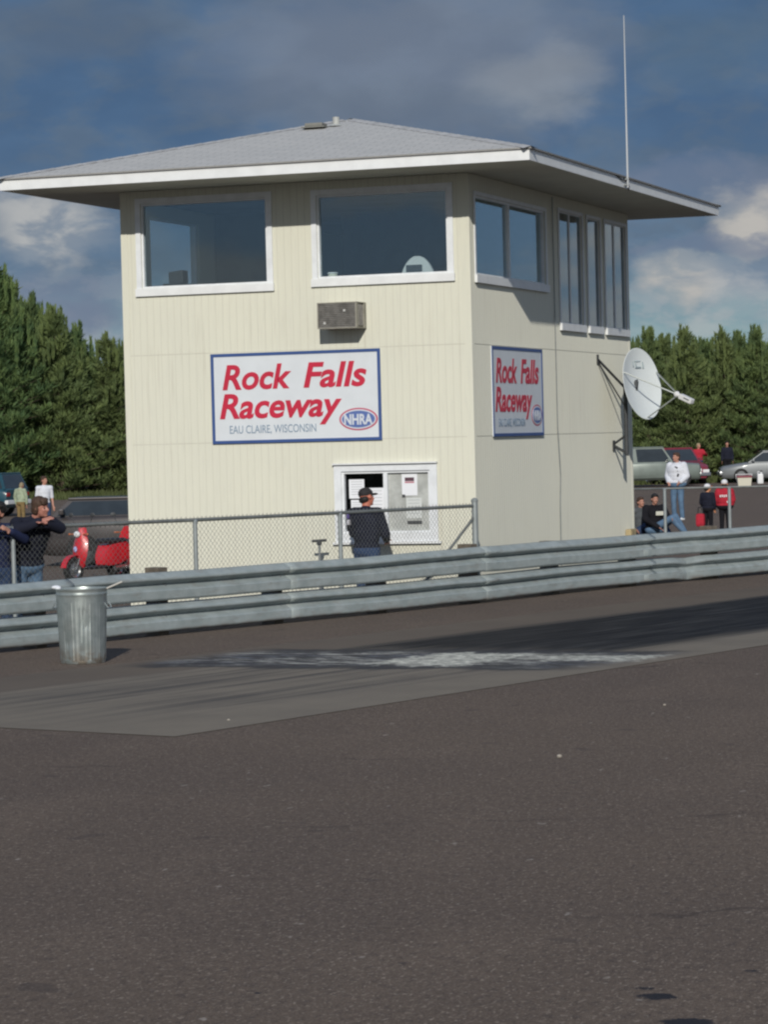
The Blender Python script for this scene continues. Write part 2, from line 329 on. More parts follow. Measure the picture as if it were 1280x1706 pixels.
# ---------------------------------------------------------------- mesh helpers
class MB:
    def __init__(s): s.v = []; s.f = []; s.mi = []
    def add(s, vs, fs, mi=0):
        o = len(s.v); s.v += [tuple(v) for v in vs]; s.f += [tuple(i+o for i in f) for f in fs]; s.mi += [mi]*len(fs); return s
    def box(s, c, d, rot=None, mi=0, bev=0.0):
        x, y, z = d[0]/2, d[1]/2, d[2]/2; c = Vector(c)
        if bev:
            bv = min(bev, .49*min(d)); vs = []
            bm = bmesh.new(); bmesh.ops.create_cube(bm, size=1)
            for v in bm.verts: v.co = Vector((v.co.x*d[0], v.co.y*d[1], v.co.z*d[2]))
            bmesh.ops.bevel(bm, geom=bm.edges[:]+bm.verts[:], offset=bv, segments=2, affect='EDGES', profile=.6)
            bm.verts.index_update()
            for v in bm.verts: vs.append(c + (rot @ v.co if rot else v.co))
            fs = [tuple(q.index for q in f.verts) for f in bm.faces]; bm.free(); return s.add(vs, fs, mi)
        vs = [Vector(p) for p in ((-x,-y,-z),(x,-y,-z),(x,y,-z),(-x,y,-z),(-x,-y,z),(x,-y,z),(x,y,z),(-x,y,z))]
        vs = [c + (rot @ v if rot else v) for v in vs]
        return s.add(vs, [(0,3,2,1),(4,5,6,7),(0,1,5,4),(1,2,6,5),(2,3,7,6),(3,0,4,7)], mi)
    def bx(s, x0, x1, y0, y1, z0, z1, mi=0): return s.box(((x0+x1)/2, (y0+y1)/2, (z0+z1)/2), (x1-x0, y1-y0, z1-z0), mi=mi)
    def tube(s, p, q, r0, r1=None, n=10, mi=0, cap=True):
        r1 = r0 if r1 is None else r1; p = Vector(p); q = Vector(q); d = (q-p).normalized()
        a = d.orthogonal().normalized(); b = d.cross(a); vs = []
        for c, r in ((p, r0), (q, r1)):
            for i in range(n):
                t = 2*math.pi*i/n; vs.append(c + (a*math.cos(t) + b*math.sin(t))*r)
        fs = [(i, (i+1) % n, n+(i+1) % n, n+i) for i in range(n)]
        if cap: fs += [tuple(range(n))[::-1], tuple(range(n, 2*n))]
        return s.add(vs, fs, mi)
    def path(s, pts, r, n=8, mi=0):
        for a, b in zip(pts, pts[1:]): s.tube(a, b, r, r, n, mi)
        for p in pts[1:-1]: s.ell(p, (r, r, r), n=n, mi=mi)
        return s
    def lathe(s, prof, c=(0,0,0), n=24, rot=None, mi=0):
        c = Vector(c); vs = []; fs = []
        for r, z in prof:
            for i in range(n):
                t = 2*math.pi*i/n; v = Vector((r*math.cos(t), r*math.sin(t), z)); vs.append(c + (rot @ v if rot else v))
        for k in range(len(prof)-1):
            for i in range(n): fs.append((k*n+i, k*n+(i+1) % n, (k+1)*n+(i+1) % n, (k+1)*n+i))
        return s.add(vs, fs, mi)
    def ell(s, c, rad, rot=None, n=12, mi=0):
        c = Vector(c); prof = []; k = max(4, n//2); vs = []; fs = []
        for j in range(k+1):
            th = math.pi*j/k
            for i in range(n):
                t = 2*math.pi*i/n
                v = Vector((rad[0]*math.sin(th)*math.cos(t), rad[1]*math.sin(th)*math.sin(t), rad[2]*math.cos(th)))
                vs.append(c + (rot @ v if rot else v))
        for j in range(k):
            for i in range(n): fs.append((j*n+i, (j+1)*n+i, (j+1)*n+(i+1) % n, j*n+(i+1) % n))
        return s.add(vs, fs, mi)
    def caps(s, p, q, r0, r1, n=12):
        p = Vector(p); q = Vector(q); d = q-p; L = d.length
        if L < 1e-5: return s.ell(p, (r0, r0, r0), n=n)
        rot = d.to_track_quat('Z', 'Y').to_matrix(); prof = []
        for j in range(5):
            a = -math.pi/2 + math.pi/2*j/4; prof.append((max(r0*math.cos(a), 1e-4), r0*math.sin(a)))
        for j in range(5):
            a = math.pi/2*j/4; prof.append((max(r1*math.cos(a), 1e-4), L + r1*math.sin(a)))
        return s.lathe(prof, p, n, rot)
    def prism(s, poly, y0, y1, mi=0):                # poly in x,z extruded in y
        n = len(poly); vs = [(x, y0, z) for x, z in poly] + [(x, y1, z) for x, z in poly]
        return s.add(vs, [tuple(range(n)), tuple(range(2*n-1, n-1, -1))] + [(i, n+i, n+(i+1) % n, (i+1) % n) for i in range(n)], mi)
    def mesh(s, name, mats, off=(0,0,0), smooth=False):
        me = bpy.data.meshes.new(name); o = Vector(off)
        me.from_pydata([tuple(Vector(v)-o) for v in s.v], [], s.f)
        for mm in (mats if isinstance(mats, (list, tuple)) else [mats]): me.materials.append(mm)
        if any(s.mi): me.polygons.foreach_set('material_index', s.mi)
        bm = bmesh.new(); bm.from_mesh(me); bmesh.ops.remove_doubles(bm, verts=bm.verts, dist=1e-6)
        bmesh.ops.recalc_face_normals(bm, faces=bm.faces); bm.to_mesh(me); bm.free()
        if smooth: sm(me)
        return me
    def build(s, name, mats, parent=None, off=None, smooth=False, loc=None):
        if off is None: off = (0,0,0)
        o = bpy.data.objects.new(name, s.mesh(name, mats, off, smooth)); COL.objects.link(o)
        if parent: o.parent = parent
        if loc: o.location = loc
        return o
def sm(me, ang=40):
    me.polygons.foreach_set('use_smooth', [True]*len(me.polygons))
    try: me.set_sharp_from_angle(angle=R(ang))
    except Exception: pass
def tag(o, label=None, cat=None, group=None, kind=None):
    if label: o['label'] = label
    if cat: o['category'] = cat
    if group: o['group'] = group
    if kind: o['kind'] = kind
    return o
def thing(name, label, cat, loc=(0,0,0), rz=0, group=None):
    o = bpy.data.objects.new(name, None); COL.objects.link(o); o.location = loc; o.rotation_euler = (0,0,rz); o.empty_display_size = .2
    return tag(o, label, cat, group)
def copy_tree(o, parent=None):
    c = o.copy(); COL.objects.link(c); c.parent = parent
    for ch in list(o.children): copy_tree(ch, c)
    return c

G0 = -.33                                            # level of the lot behind the barrier
RAIL = [(-6.2,-21.0), (-3.55,-13.5), (-2.17,-9.45), (-1.42,-7.2), (-.24,-3.95), (.50,-1.70), (1.62,1.95), (2.95,5.1), (4.3,9.0), (7.4,18.5), (14.0, 38.0)]

# ---------------------------------------------------------------- ground
def railx(y):
    for (x0, y0), (x1, y1) in zip(RAIL, RAIL[1:]):
        if y0 <= y <= y1: return x0 + (x1-x0)*(y-y0)/(y1-y0)
    (x0, y0), (x1, y1) = (RAIL[0], RAIL[1]) if y < RAIL[0][1] else (RAIL[-2], RAIL[-1])
    return x0 + (x1-x0)*(y-y0)/(y1-y0)
g = MB(); g.add([(-2500,-2500,-.45),(2500,-2500,-.45),(2500,2500,-.45),(-2500,2500,-.45)], [(0,1,2,3)])
def grassm(t, b, o):
    co = t.coord(); n = t.noise(co, .15, 5, .6); f = t.noise(co, 6, 4, .7)
    c = t.mix(t.mapr(n, .35, .65), (.075, .085, .035), (.105, .095, .050)); c = t.mix(t.math('MULTIPLY', t.mapr(f, .4, .7), .5), c, (.045, .060, .022))
    t.put(b.inputs['Base Color'], c); b.inputs['Roughness'].default_value = .95; bumpn(t, b, f, .6, .05)
M_GRASS = custom('grass_ground', grassm)
tag(g.build('ground', M_GRASS), kind='structure')
# asphalt lot and return road: level beside the track, dropping 33 cm just behind the barrier
ys = [-60,-50,-40,-30,-24] + [i*1.0 for i in range(-22, 42)] + [46, 52, 60, 70, 80, 88, 99, 111]
offs = [-140,-70,-30,-12,-5,-2.4,-2.1,-1.85,-1.6,-1.4,-1.25,-1.1,-.5,0,2,6,14,30,60]
def gz(dist):
    s = min(max((-dist-1.1)/1.0, 0), 1); return G0*(s*s*(3-2*s))
a = MB(); vs = []
for y in ys:
    for dx in offs:
        vs.append((railx(y)+dx if abs(dx) < 20 else (railx(y)+dx if dx > 0 else railx(y)*max(0, 1-y/200)+dx), y, gz(dx*.94)))
nx = len(offs); fs = [(j*nx+i, j*nx+i+1, (j+1)*nx+i+1, (j+1)*nx+i) for j in range(len(ys)-1) for i in range(nx-1)]
a.add(vs, fs); ao = a.build('asphalt_lot', M_ASPH); sm(ao.data, 60); tag(ao, kind='structure')
# concrete launch pad: local x runs down the lane, local y towards the barrier
pd = MB(); D_ = Vector((.283, .959)).normalized()
pd.add([(0,0,0),(60,0,0),(60,4.78,0),(0,4.95,0)], [(0,1,2,3)])
po = pd.build('launch_pad', M_PAD); po.location = (3.07, -17.14, .004); po.rotation_euler = (0,0,math.atan2(D_.y, D_.x)); tag(po, kind='structure')

# ---------------------------------------------------------------- control tower
W_, DP, BASE = 4.977, 8.384, -.33
SOF, FTOP, OV, OVS = 5.538, 5.700, 1.236, 1.207
T = thing('timing_tower', 'two-storey cream sided timing tower with wide white eaves and large upper windows', 'tower', (-W_/2, DP/2, BASE))
TL = T.location.copy()
def wall(name, L, openings, place, step=.1016, seams=(0.88+.0, ), corner=.09, gd=.0025):
    """grooved plywood siding of length L, real grooves, real openings; place(u,z,d) -> world, d = depth outward"""
    us = {0.0, L, corner, L-corner}
    gset = []
    k = corner + step*.5
    while k < L-corner-.02:
        gset.append((k-.003, k+.003)); us.update((k-.003, k+.003)); k += step
    zs = {BASE, SOF}
    for s_ in (2.09, 3.305): zs.update((s_-.004, s_+.004))
    for (u0_, u1_, z0_, z1_) in openings: us.update((u0_, u1_)); zs.update((z0_, z1_))
    us = sorted(us); zs = sorted(zs)
    U = [us[0]]
    for x in us[1:]:
        if x-U[-1] > 1e-4: U.append(x)
    us = U; nu, nz = len(us)-1, len(zs)-1
    dep = {}
    for i in range(nu):
        um = (us[i]+us[i+1])/2; isg = any(a0 < um < b0 for a0, b0 in gset); tr = um < corner or um > L-corner
        for j in range(nz):
            zm = (zs[j]+zs[j+1])/2
            if any(o[0] < um < o[1] and o[2] < zm < o[3] for o in openings): dep[i, j] = None; continue
            seam = any(abs(zm-s_) < .004 for s_ in (2.09, 3.305))
            dep[i, j] = .006 if tr else (-gd if isg else (-.005 if seam else 0.0))
    mb = MB()
    def q(pts, mi): mb.add([place(*p) for p in pts], [(0,1,2,3)], mi)
    TH = -.12
    for (i, j), d in dep.items():
        if d is None: continue
        a0, a1, b0, b1 = us[i], us[i+1], zs[j], zs[j+1]
        q([(a0,b0,d),(a1,b0,d),(a1,b1,d),(a0,b1,d)], 1 if d < -.001 else 0)
        q([(a0,b0,TH),(a0,b1,TH),(a1,b1,TH),(a1,b0,TH)], 0)
        for (ii, jj, e) in ((i-1, j, ((a0,b0),(a0,b1))), (i+1, j, ((a1,b0),(a1,b1))), (i, j-1, ((a0,b0),(a1,b0))), (i, j+1, ((a0,b1),(a1,b1)))):
            dn = dep.get((ii, jj), None)
            if (ii < 0 or ii >= nu or jj < 0 or jj >= nz): continue
            if dn is None: q([(e[0][0],e[0][1],d),(e[1][0],e[1][1],d),(e[1][0],e[1][1],TH),(e[0][0],e[0][1],TH)], 0)
            elif dn < d-1e-5: q([(e[0][0],e[0][1],d),(e[1][0],e[1][1],d),(e[1][0],e[1][1],dn),(e[0][0],e[0][1],dn)], 1)
    return mb.build(name, [M_SID, M_GRV], T, TL)
for cx_, sx_ in ((0, 1), (-W_, -1)):                # corner boards close the angle between two walls
    q = MB(); q.bx(min(cx_-.03*sx_, cx_+.008*sx_), max(cx_-.03*sx_, cx_+.008*sx_), -.008, .03, BASE, SOF-.002); q.build('corner_board', M_SID, T, TL)
# openings (u measured along each wall)
F_OPEN = [(W_-4.686, W_-2.837, 4.214, 5.365), (W_-2.126, W_-.289, 4.241, 5.35), (W_-1.865, W_-.620, .84, 1.665)]
S_OPEN = [(.238, 3.60, 4.22, 5.27), (4.33, 5.60, 3.70, 5.33), (5.90, 6.62, 3.70, 5.33), (6.92, 8.20, 3.70, 5.33)]
L_OPEN = [(.70, 2.45, 4.20, 5.25), (3.6, 5.3, 4.2, 5.25)]
B_OPEN = [(W_-1.72, W_-1.42, 4.30, 5.25)]
wall('wall', W_, F_OPEN, lambda u, z, d: (-W_+u, -d, z))
wall('wall', DP, S_OPEN, lambda u, z, d: (d, u, z), gd=.008)
wall('wall', DP, L_OPEN, lambda u, z, d: (-W_-d, u, z))
wall('wall', W_, B_OPEN, lambda u, z, d: (-W_+u, DP+d, z))

def framewin(openb, place, name, ow=.075, sill=True, mull=(), glass=M_GLASS, inset=.05, proud=.022, parts_label=None, lower=.105, thin=False):
    """trim round an opening, sash, panes; openb=(u0,u1,z0,z1)"""
    u0_, u1_, z0_, z1_ = openb; mb = MB()
    def bx(mb, a0, a1, b0, b1, d0, d1):
        pts = [place(u, z, d) for d in (d0, d1) for z in (b0, b1) for u in (a0, a1)]
        mb.add(pts, [(0,1,3,2),(4,6,7,5),(0,4,5,1),(2,3,7,6),(0,2,6,4),(1,5,7,3)])
    p = proud
    bx(mb, u0_-ow, u0_, z0_-ow, z1_+ow, .0065, p); bx(mb, u1_, u1_+ow, z0_-ow, z1_+ow, .0065, p)
    bx(mb, u0_+.0, u1_, z1_, z1_+ow, .0065, p-.002)
    if not sill: bx(mb, u0_, u1_, z0_-ow, z0_, .0065, p-.002)
    s_ = .018 if thin else .028                       # sash
    if thin: mull = [(a, .045) for a, _ in mull]
    bx(mb, u0_+.001, u0_+s_, z0_+.001, z1_-.001, -.08, -.01); bx(mb, u1_-s_, u1_-.001, z0_+.001, z1_-.001, -.08, -.01)
    bx(mb, u0_+s_, u1_-s_, z1_-s_, z1_-.001, -.08, -.012); bx(mb, u0_+s_, u1_-s_, z0_+.001, z0_+s_, -.08, -.012)
    for mu, mw in mull: bx(mb, mu-mw/2, mu+mw/2, z0_+s_, z1_-s_, -.078, -.008)
    f = mb.build('window', M_FRAME, T, TL)
    if name: f['label'] = name
    if sill:
        sb = MB(); bx(sb, u0_-ow-.012, u1_+ow+.012, z0_-lower, z0_-.0005, .0065, .045); sb.build('sill', M_WHITE, f, TL)
    edges = [u0_+s_] + [e for mu, mw in mull for e in (mu-mw/2, mu+mw/2)] + [u1_-s_]
    for k in range(0, len(edges), 2):
        gb = MB(); bx(gb, edges[k], edges[k+1], z0_+s_, z1_-s_, -inset-.006, -inset); gb.build('pane', glass, f, TL)
    return f
fp = lambda u, z, d: (-W_+u, -d, z)
sp = lambda u, z, d: (d, u, z)
lp = lambda u, z, d: (-W_-d, u, z)
bp_ = lambda u, z, d: (-W_+u, DP+d, z)
framewin(F_OPEN[0], fp, 'left upper picture window with sky showing through it')
framewin(F_OPEN[1], fp, 'right upper picture window with a dark interior')
framewin(S_OPEN[0], sp, 'wide two-pane sliding window', ow=.05, mull=((1.87, .05),))
framewin(S_OPEN[1], sp, 'tall two-pane window', ow=.045, mull=((4.965, .09),), glass=M_GLASS2, inset=.022, thin=True)
framewin(S_OPEN[2], sp, 'tall single-pane window', ow=.045, glass=M_GLASS2, inset=.022, thin=True)
framewin(S_OPEN[3], sp, 'tall two-pane corner window', ow=.045, mull=((7.56, .09),), glass=M_GLASS2, inset=.022, thin=True)
for q in L_OPEN: framewin(q, lp, None)
framewin(B_OPEN[0], bp_, None, ow=.05)
# ticket window: open left half, panel in the right half
u0_, u1_, z0_, z1_ = F_OPEN[2]
tw = MB()
def fbx(mb, a0, a1, b0, b1, d0, d1): mb.bx(-W_+a0, -W_+a1, -d1, -d0, b0, b1)
fbx(tw, u0_-.10, u0_, z0_-.115, z1_+.09, .0065, .03); fbx(tw, u1_, u1_+.10, z0_-.115, z1_+.09, .0065, .03)
fbx(tw, u0_, u1_, z1_, z1_+.09, .0065, .028); fbx(tw, u0_, u1_, z0_-.115, z0_, .0065, .028)
mid = W_-1.25
for a0, a1 in ((u0_+.001, u0_+.035), (mid-.028, mid+.028), (u1_-.03, u1_-.001)): fbx(tw, a0, a1, z0_+.001, z1_-.001, -.09, .004)
for a0, a1 in ((u0_+.035, mid-.028), (mid+.028, u1_-.03)):
    fbx(tw, a0, a1, z1_-.03, z1_-.001, -.088, .002); fbx(tw, a0, a1, z0_+.001, z0_+.028, -.088, .002)
TWF = tw.build('ticket_window', M_FRAME, T, TL); TWF['label'] = 'low serving window, left half dark, right half boarded grey'
hd = MB(); fbx(hd, u0_-.11, u1_+.11, z1_+.091, z1_+.11, .0065, .07); hd.build('drip_cap', M_WHITE, TWF, TL)
s2 = MB(); fbx(s2, u0_-.13, u1_+.14, z0_-.145, z0_-.116, .0065, .06); s2.build('sill', M_WHITE, TWF, TL)
pn = MB(); fbx(pn, mid+.029, u1_-.031, z0_+.029, z1_-.031, -.06, -.045); pn.build('grey_panel', mat('grey_board', (.50, .52, .50), .7, var=.3, vscale=5), TWF, TL)
pn = MB(); fbx(pn, u0_+.036, mid-.029, z0_+.029, z1_-.031, -.066, -.06); pn.build('pane', glassm('dark_glass', (.25, .28, .3), (.6, .65, .7), .03), TWF, TL)

# roof: soffit, fascia, hipped shingles
x0, x1, y0, y1 = -W_-OVS, OVS, -OV, DP+OV
sf = MB(); sf.bx(x0+.022, x1-.022, y0+.022, y1-.022, SOF+.004, SOF+.030)
RF = MB()
TR = .25; half = (x1-x0)/2; rz = FTOP + half*TR; xc = (x0+x1)/2; e = .035
A = [(x0-e,y0-e,FTOP-.004),(x1+e,y0-e,FTOP-.004),(x1+e,y1+e,FTOP-.004),(x0-e,y1+e,FTOP-.004)]; r1 = (xc, y0+half, rz); r2 = (xc, y1-half, rz)
def slopem():
    pass
RT = bpy.data.objects.new('roof', None); COL.objects.link(RT); RT.parent = T; RT.location = (0,0,SOF-BASE)
RL = Vector((TL.x, TL.y, SOF))
sf.build('soffit', M_SOFF, RT, RL)
fa = MB()
for (a0, a1, b0, b1) in ((x0, x1, y0, y0+.021), (x0, x1, y1-.021, y1), (x0, x0+.021, y0+.0215, y1-.0215), (x1-.021, x1, y0+.0215, y1-.0215)):
    fa.bx(a0, a1, b0, b1, SOF, FTOP-.012)
fa.build('fascia', M_WHITE, RT, RL)
# shingle faces, each its own small object so that the courses follow the slope
th = Vector((0,0,.022))
def slope(pts, ux):
    """one hip face; local x along the eave, local y up the slope"""
    P0 = Vector(pts[0]); ux = Vector(ux); n_ = (Vector(pts[1])-P0).cross(Vector(pts[2])-P0).normalized(); uy = n_.cross(ux)
    M3 = Matrix((ux, uy, n_)).transposed(); mb = MB(); k = len(pts)
    loc = [M3.inverted() @ (Vector(p)-P0) for p in pts]
    mb.add([tuple(p) for p in loc] + [tuple(p - Vector((0,0,.02))) for p in loc], [tuple(range(k)), tuple(range(2*k-1, k-1, -1))] + [(i, (i+1) % k, k+(i+1) % k, k+i) for i in range(k)])
    o = mb.build('roof_slope', M_SHG, RT); o.matrix_local = Matrix.Translation(P0-RL) @ M3.to_4x4(); return o
slope([A[0], A[1], r1], (1,0,0)); slope([A[1], A[2], r2, r1], (0,1,0)); slope([A[2], A[3], r2], (-1,0,0)); slope([A[3], A[0], r1, r2], (0,-1,0))
cp = MB()
for p, q in ((A[0], r1), (A[1], r1), (A[2], r2), (A[3], r2), (r1, r2)):
    p = Vector(p); q = Vector(q); d = (q-p).normalized(); s_ = d.cross(Vector((0,0,1))).normalized(); n_ = s_.cross(d)
    for k in range(int((q-p).length/.2)):
        a0 = p+d*(k*.2); a1 = p+d*(k*.2+.23)
        for sg in (-1, 1):
            cp.add([a0+n_*.012, a1+n_*.018, a1+s_*sg*.11-n_*.012, a0+s_*sg*.11-n_*.018], [(0,1,2,3)])
cp.build('ridge_cap', mat('ridge_shingle', (.44, .44, .44), .9, var=.25, vscale=5), RT, RL)
v = MB()  # roof vents near the peak
px_, py_ = -2.74, 1.72; pz = FTOP + (py_-y0)*TR
v.box((px_, py_, pz+.045), (.26, .22, .05), bev=.012); v.box((px_, py_, pz+.01), (.34, .28, .015))
v.build('roof_vent', mat('vent_metal', (.22, .22, .20), .6, var=.2), RT, RL)
v = MB(); qx, qy = -2.49, 1.86; qz = FTOP + (qy-y0)*TR; v.tube((qx, qy, qz-.03), (qx, qy, qz+.12), .05, n=14); v.tube((qx, qy, qz-.01), (qx, qy, qz+.02), .12, .07, n=14)
v.build('vent_pipe', mat('vent_metal2', (.45, .46, .44), .5, var=.2), RT, RL)
v = MB(); v.box((xc, 5.3, rz+.035), (.26, .9, .05), bev=.015); v.build('ridge_vent', mat('vent_metal', (.40, .40, .37)), RT, RL)
# upper-room interior
it = MB(); it.bx(-W_+.13, -.13, .13, DP-.13, 3.30, 3.52); it.build('interior_floor', M_DARK, T, TL)
it = MB(); it.bx(-W_+.13, -.13, .13, DP-.13, 5.42, 5.46); it.build('interior_ceiling', M_DIM, T, TL)
it = MB(); it.bx(-3.25, -.13, 4.05, 4.12, 3.36, 5.42); it.build('partition', M_DIM, T, TL)
it = MB(); it.bx(-3.62, -3.50, 2.30, 2.42, 3.36, 5.42); it.bx(-W_+.13, -3.62, 3.0, 3.05, 3.36, 5.42); it.build('interior_post', M_DIM, T, TL)
it = MB(); it.bx(-W_+.14, -.20, .14, .62, 4.06, 4.10); it.bx(-W_+.14, -.20, .58, .62, 3.36, 4.06); it.build('counter', mat('counter_top', (.22, .21, .19), .6, var=.2), T, TL)
it = MB(); it.bx(-W_+.13, -.13, .9, .94, BASE+.02, 3.30); it.build('interior_wall', M_DARK, T, TL)
# cable down the side wall
cb = MB(); cb.path([(.022, 3.97, 5.50), (.022, 3.97, 3.6), (.020, 3.98, 2.2), (.026, 4.06, 1.5), (.026, 4.0, 1.1), (.02, 3.99, BASE+.05)], .008, 6)
cb.build('cable', M_STEEL, T, TL)

# things in and on the tower --------------------------------------------
ch = thing('office_chair', 'white rounded chair back behind the right upper window', 'chair', (-1.02, .90, 3.52)); ch.scale = (1.35, 1, 1)
b_ = MB(); n = 20; out = []; inn = []
for k in range(n+1):
    t = math.pi*k/n; out.append((-math.cos(t)*.205, .50+math.sin(t)*.545-.02)); inn.append((-math.cos(t)*.10, .74+.0*math.sin(t)))
poly = [(x, z) for x, z in out]
vs = [(x*(1+.25*(1-min(1,(z-.5)/.3))), -.02, z) for x, z in poly] + [(x*(1+.25*(1-min(1,(z-.5)/.3))), .03, z) for x, z in poly]; k = len(poly)
b_.add(vs, [tuple(range(k)), tuple(range(2*k-1, k-1, -1))] + [(i, k+i, k+(i+1) % k, (i+1) % k) for i in range(k)])
b_.build('backrest', M_WPL, ch)
b_ = MB(); b_.box((-.03, -.035, .86), (.17, .02, .09), bev=.008); b_.build('back_pad', M_DSTEEL, ch)
b_ = MB(); b_.box((0, .25, .46), (.46, .46, .07), bev=.03); b_.build('seat', M_WPL, ch)
b_ = MB(); b_.tube((0, .25, .06), (0, .25, .43), .03); 
for k in range(5): b_.tube((0, .25, .09), (.27*math.cos(k*1.257), .25+.27*math.sin(k*1.257), .03), .02, .015)
b_.build('pedestal', M_BLK, ch)
b_ = MB(); b_.tube((.0, -.02, 1.02), (.012, -.02, 1.13), .008, n=6); b_.build('antenna_tip', M_DSTEEL, ch)
cu = thing('paper_cup', 'small cream cup on the counter in the right upper window', 'cup', (-1.99, .20, 4.10)); cu.scale = (1.6, 1.6, 1.25)
b_ = MB(); b_.lathe([(.0,0),(.032,0),(.042,.17),(.044,.175),(.036,.17),(.0,.16)], n=16); b_.build('cup_body', mat('cream_paper', (.75,.72,.60), .7), cu)
b_ = MB(); b_.lathe([(.046,.172),(.046,.185),(.0,.188)], n=16); b_.build('lid', M_WPL, cu)
pr = thing('desk_printer', 'dark boxy printer on the counter in the left upper window', 'printer', (-4.33, .42, 4.10)); pr.scale = (.8, 1, 1.35)
b_ = MB(); b_.add([(-.30,-.15,0),(.30,-.15,0),(.30,.15,0),(-.30,.15,0),(-.20,-.15,.14),(.24,-.15,.13),(.24,.15,.13),(-.20,.15,.14)], [(0,3,2,1),(4,5,6,7),(0,1,5,4),(1,2,6,5),(2,3,7,6),(3,0,4,7)])
b_.build('housing', M_BLK, pr)
b_ = MB(); b_.box((-.01, .02, .20), (.26, .20, .13), Matrix.Rotation(R(-4), 3, 'Y'), bev=.01); b_.build('paper_feeder', M_BLK, pr)
b_ = MB(); b_.box((.38, .0, .03), (.14, .2, .06), bev=.01); b_.build('tray', M_DSTEEL, pr)
b_ = MB(); b_.box((-3.06, .30, 4.10+.05), (.07, .07, .10), bev=.02); tag(b_.build('stapler_box', M_BLK), 'tiny dark box on the counter at the right end of the left upper window', 'box')

# air conditioner
ac = thing('air_conditioner', 'weathered tan window air conditioner jutting from the front wall above the large sign', 'air conditioner', (-1.73, -.0, 3.73))
hw, hh, dd_ = .275, .16, .40
b_ = MB(); b_.bx(-hw, hw, -dd_, -.008, hh, hh+.012); b_.bx(-hw, hw, -dd_, -.008, -hh-.012, -hh); b_.bx(-hw, -hw+.014, -dd_, -.008, -hh+.0005, hh-.0005); b_.bx(hw-.014, hw, -dd_, -dd_+.07, -hh+.0005, hh-.0005); b_.bx(hw-.014, hw, -.10, -.008, -hh+.0005, hh-.0005)
b_.bx(-hw+.02, hw-.02, -dd_+.03, -.01, -hh+.005, hh-.005, mi=0); b_.build('housing', M_ACB, ac)
b_ = MB()
for k in range(13): 
    z = -hh+.012+k*(2*hh-.024)/12; b_.box((0, -dd_+.012, z), (2*hw-.03, .02, .012), Matrix.Rotation(R(25), 3, 'X'))
b_.build('grille', M_ACG, ac)
b_ = MB()
for k in range(9):
    y = -dd_+.09+k*.021; b_.box((hw-.004, y, 0), (.006, .008, 2*hh-.05))
b_.build('side_louvre', M_ACG, ac)
b_ = MB(); 
for x, z in ((-.17,-.10),(.11,.06)):
    b_ = MB(); b_.box((x, -dd_-.002, z), (.03, .012, .03)); b_.build('paint_flake', mat('pale_flake', (.5,.5,.48), .8), ac)

# signs --------------------------------------------------------------
M_SBLUE = mat('sign_blue', (.040, .090, .27), .5, var=.1); M_SWH = mat('sign_white', (.68, .72, .76), .5, var=.05)
M_SRED = mat('sign_red', (.56, .018, .055), .5, var=.1); M_SGRY = mat('sign_grey_blue', (.20, .28, .38), .6)
def text_mesh(txt, size, shear=0.0, off=0.0, ext=.0015, sx=1.0, spacing=1.0):
    cu = bpy.data.curves.new('t', 'FONT'); cu.body = txt; cu.size = size; cu.shear = shear; cu.offset = off; cu.extrude = ext; cu.space_character = spacing; cu.resolution_u = 4
    o = bpy.data.objects.new('t', cu); COL.objects.link(o); bpy.context.view_layer.update()
    dg = bpy.context.evaluated_depsgraph_get(); me = bpy.data.meshes.new_from_object(o.evaluated_get(dg)); bpy.data.objects.remove(o)
    for v in me.vertices: v.co.x *= sx
    return me
def letters(name, txt, x, z, w, h, shear, off, mt, root, cap=.0, y=-.034):
    """fit the text into width w and height h, baseline at (x,z)"""
    me = text_mesh(txt, 1.0, shear, off)
    xs = [v.co.x for v in me.vertices]; ysv = [v.co.y for v in me.vertices]
    ref = text_mesh('H', 1.0, 0, off); H_ = max(v.co.y for v in ref.vertices)
    sx = w/(max(xs)-min(xs)); sy = h/H_; mn = min(xs)
    for v_ in me.vertices: v_.co = Vector(((v_.co.x-mn)*sx + x, y - v_.co.z*1.0, v_.co.y*sy + z))
    me.materials.append(mt); me.name = name
    o = bpy.data.objects.new(name, me); COL.objects.link(o); o.parent = root; return o
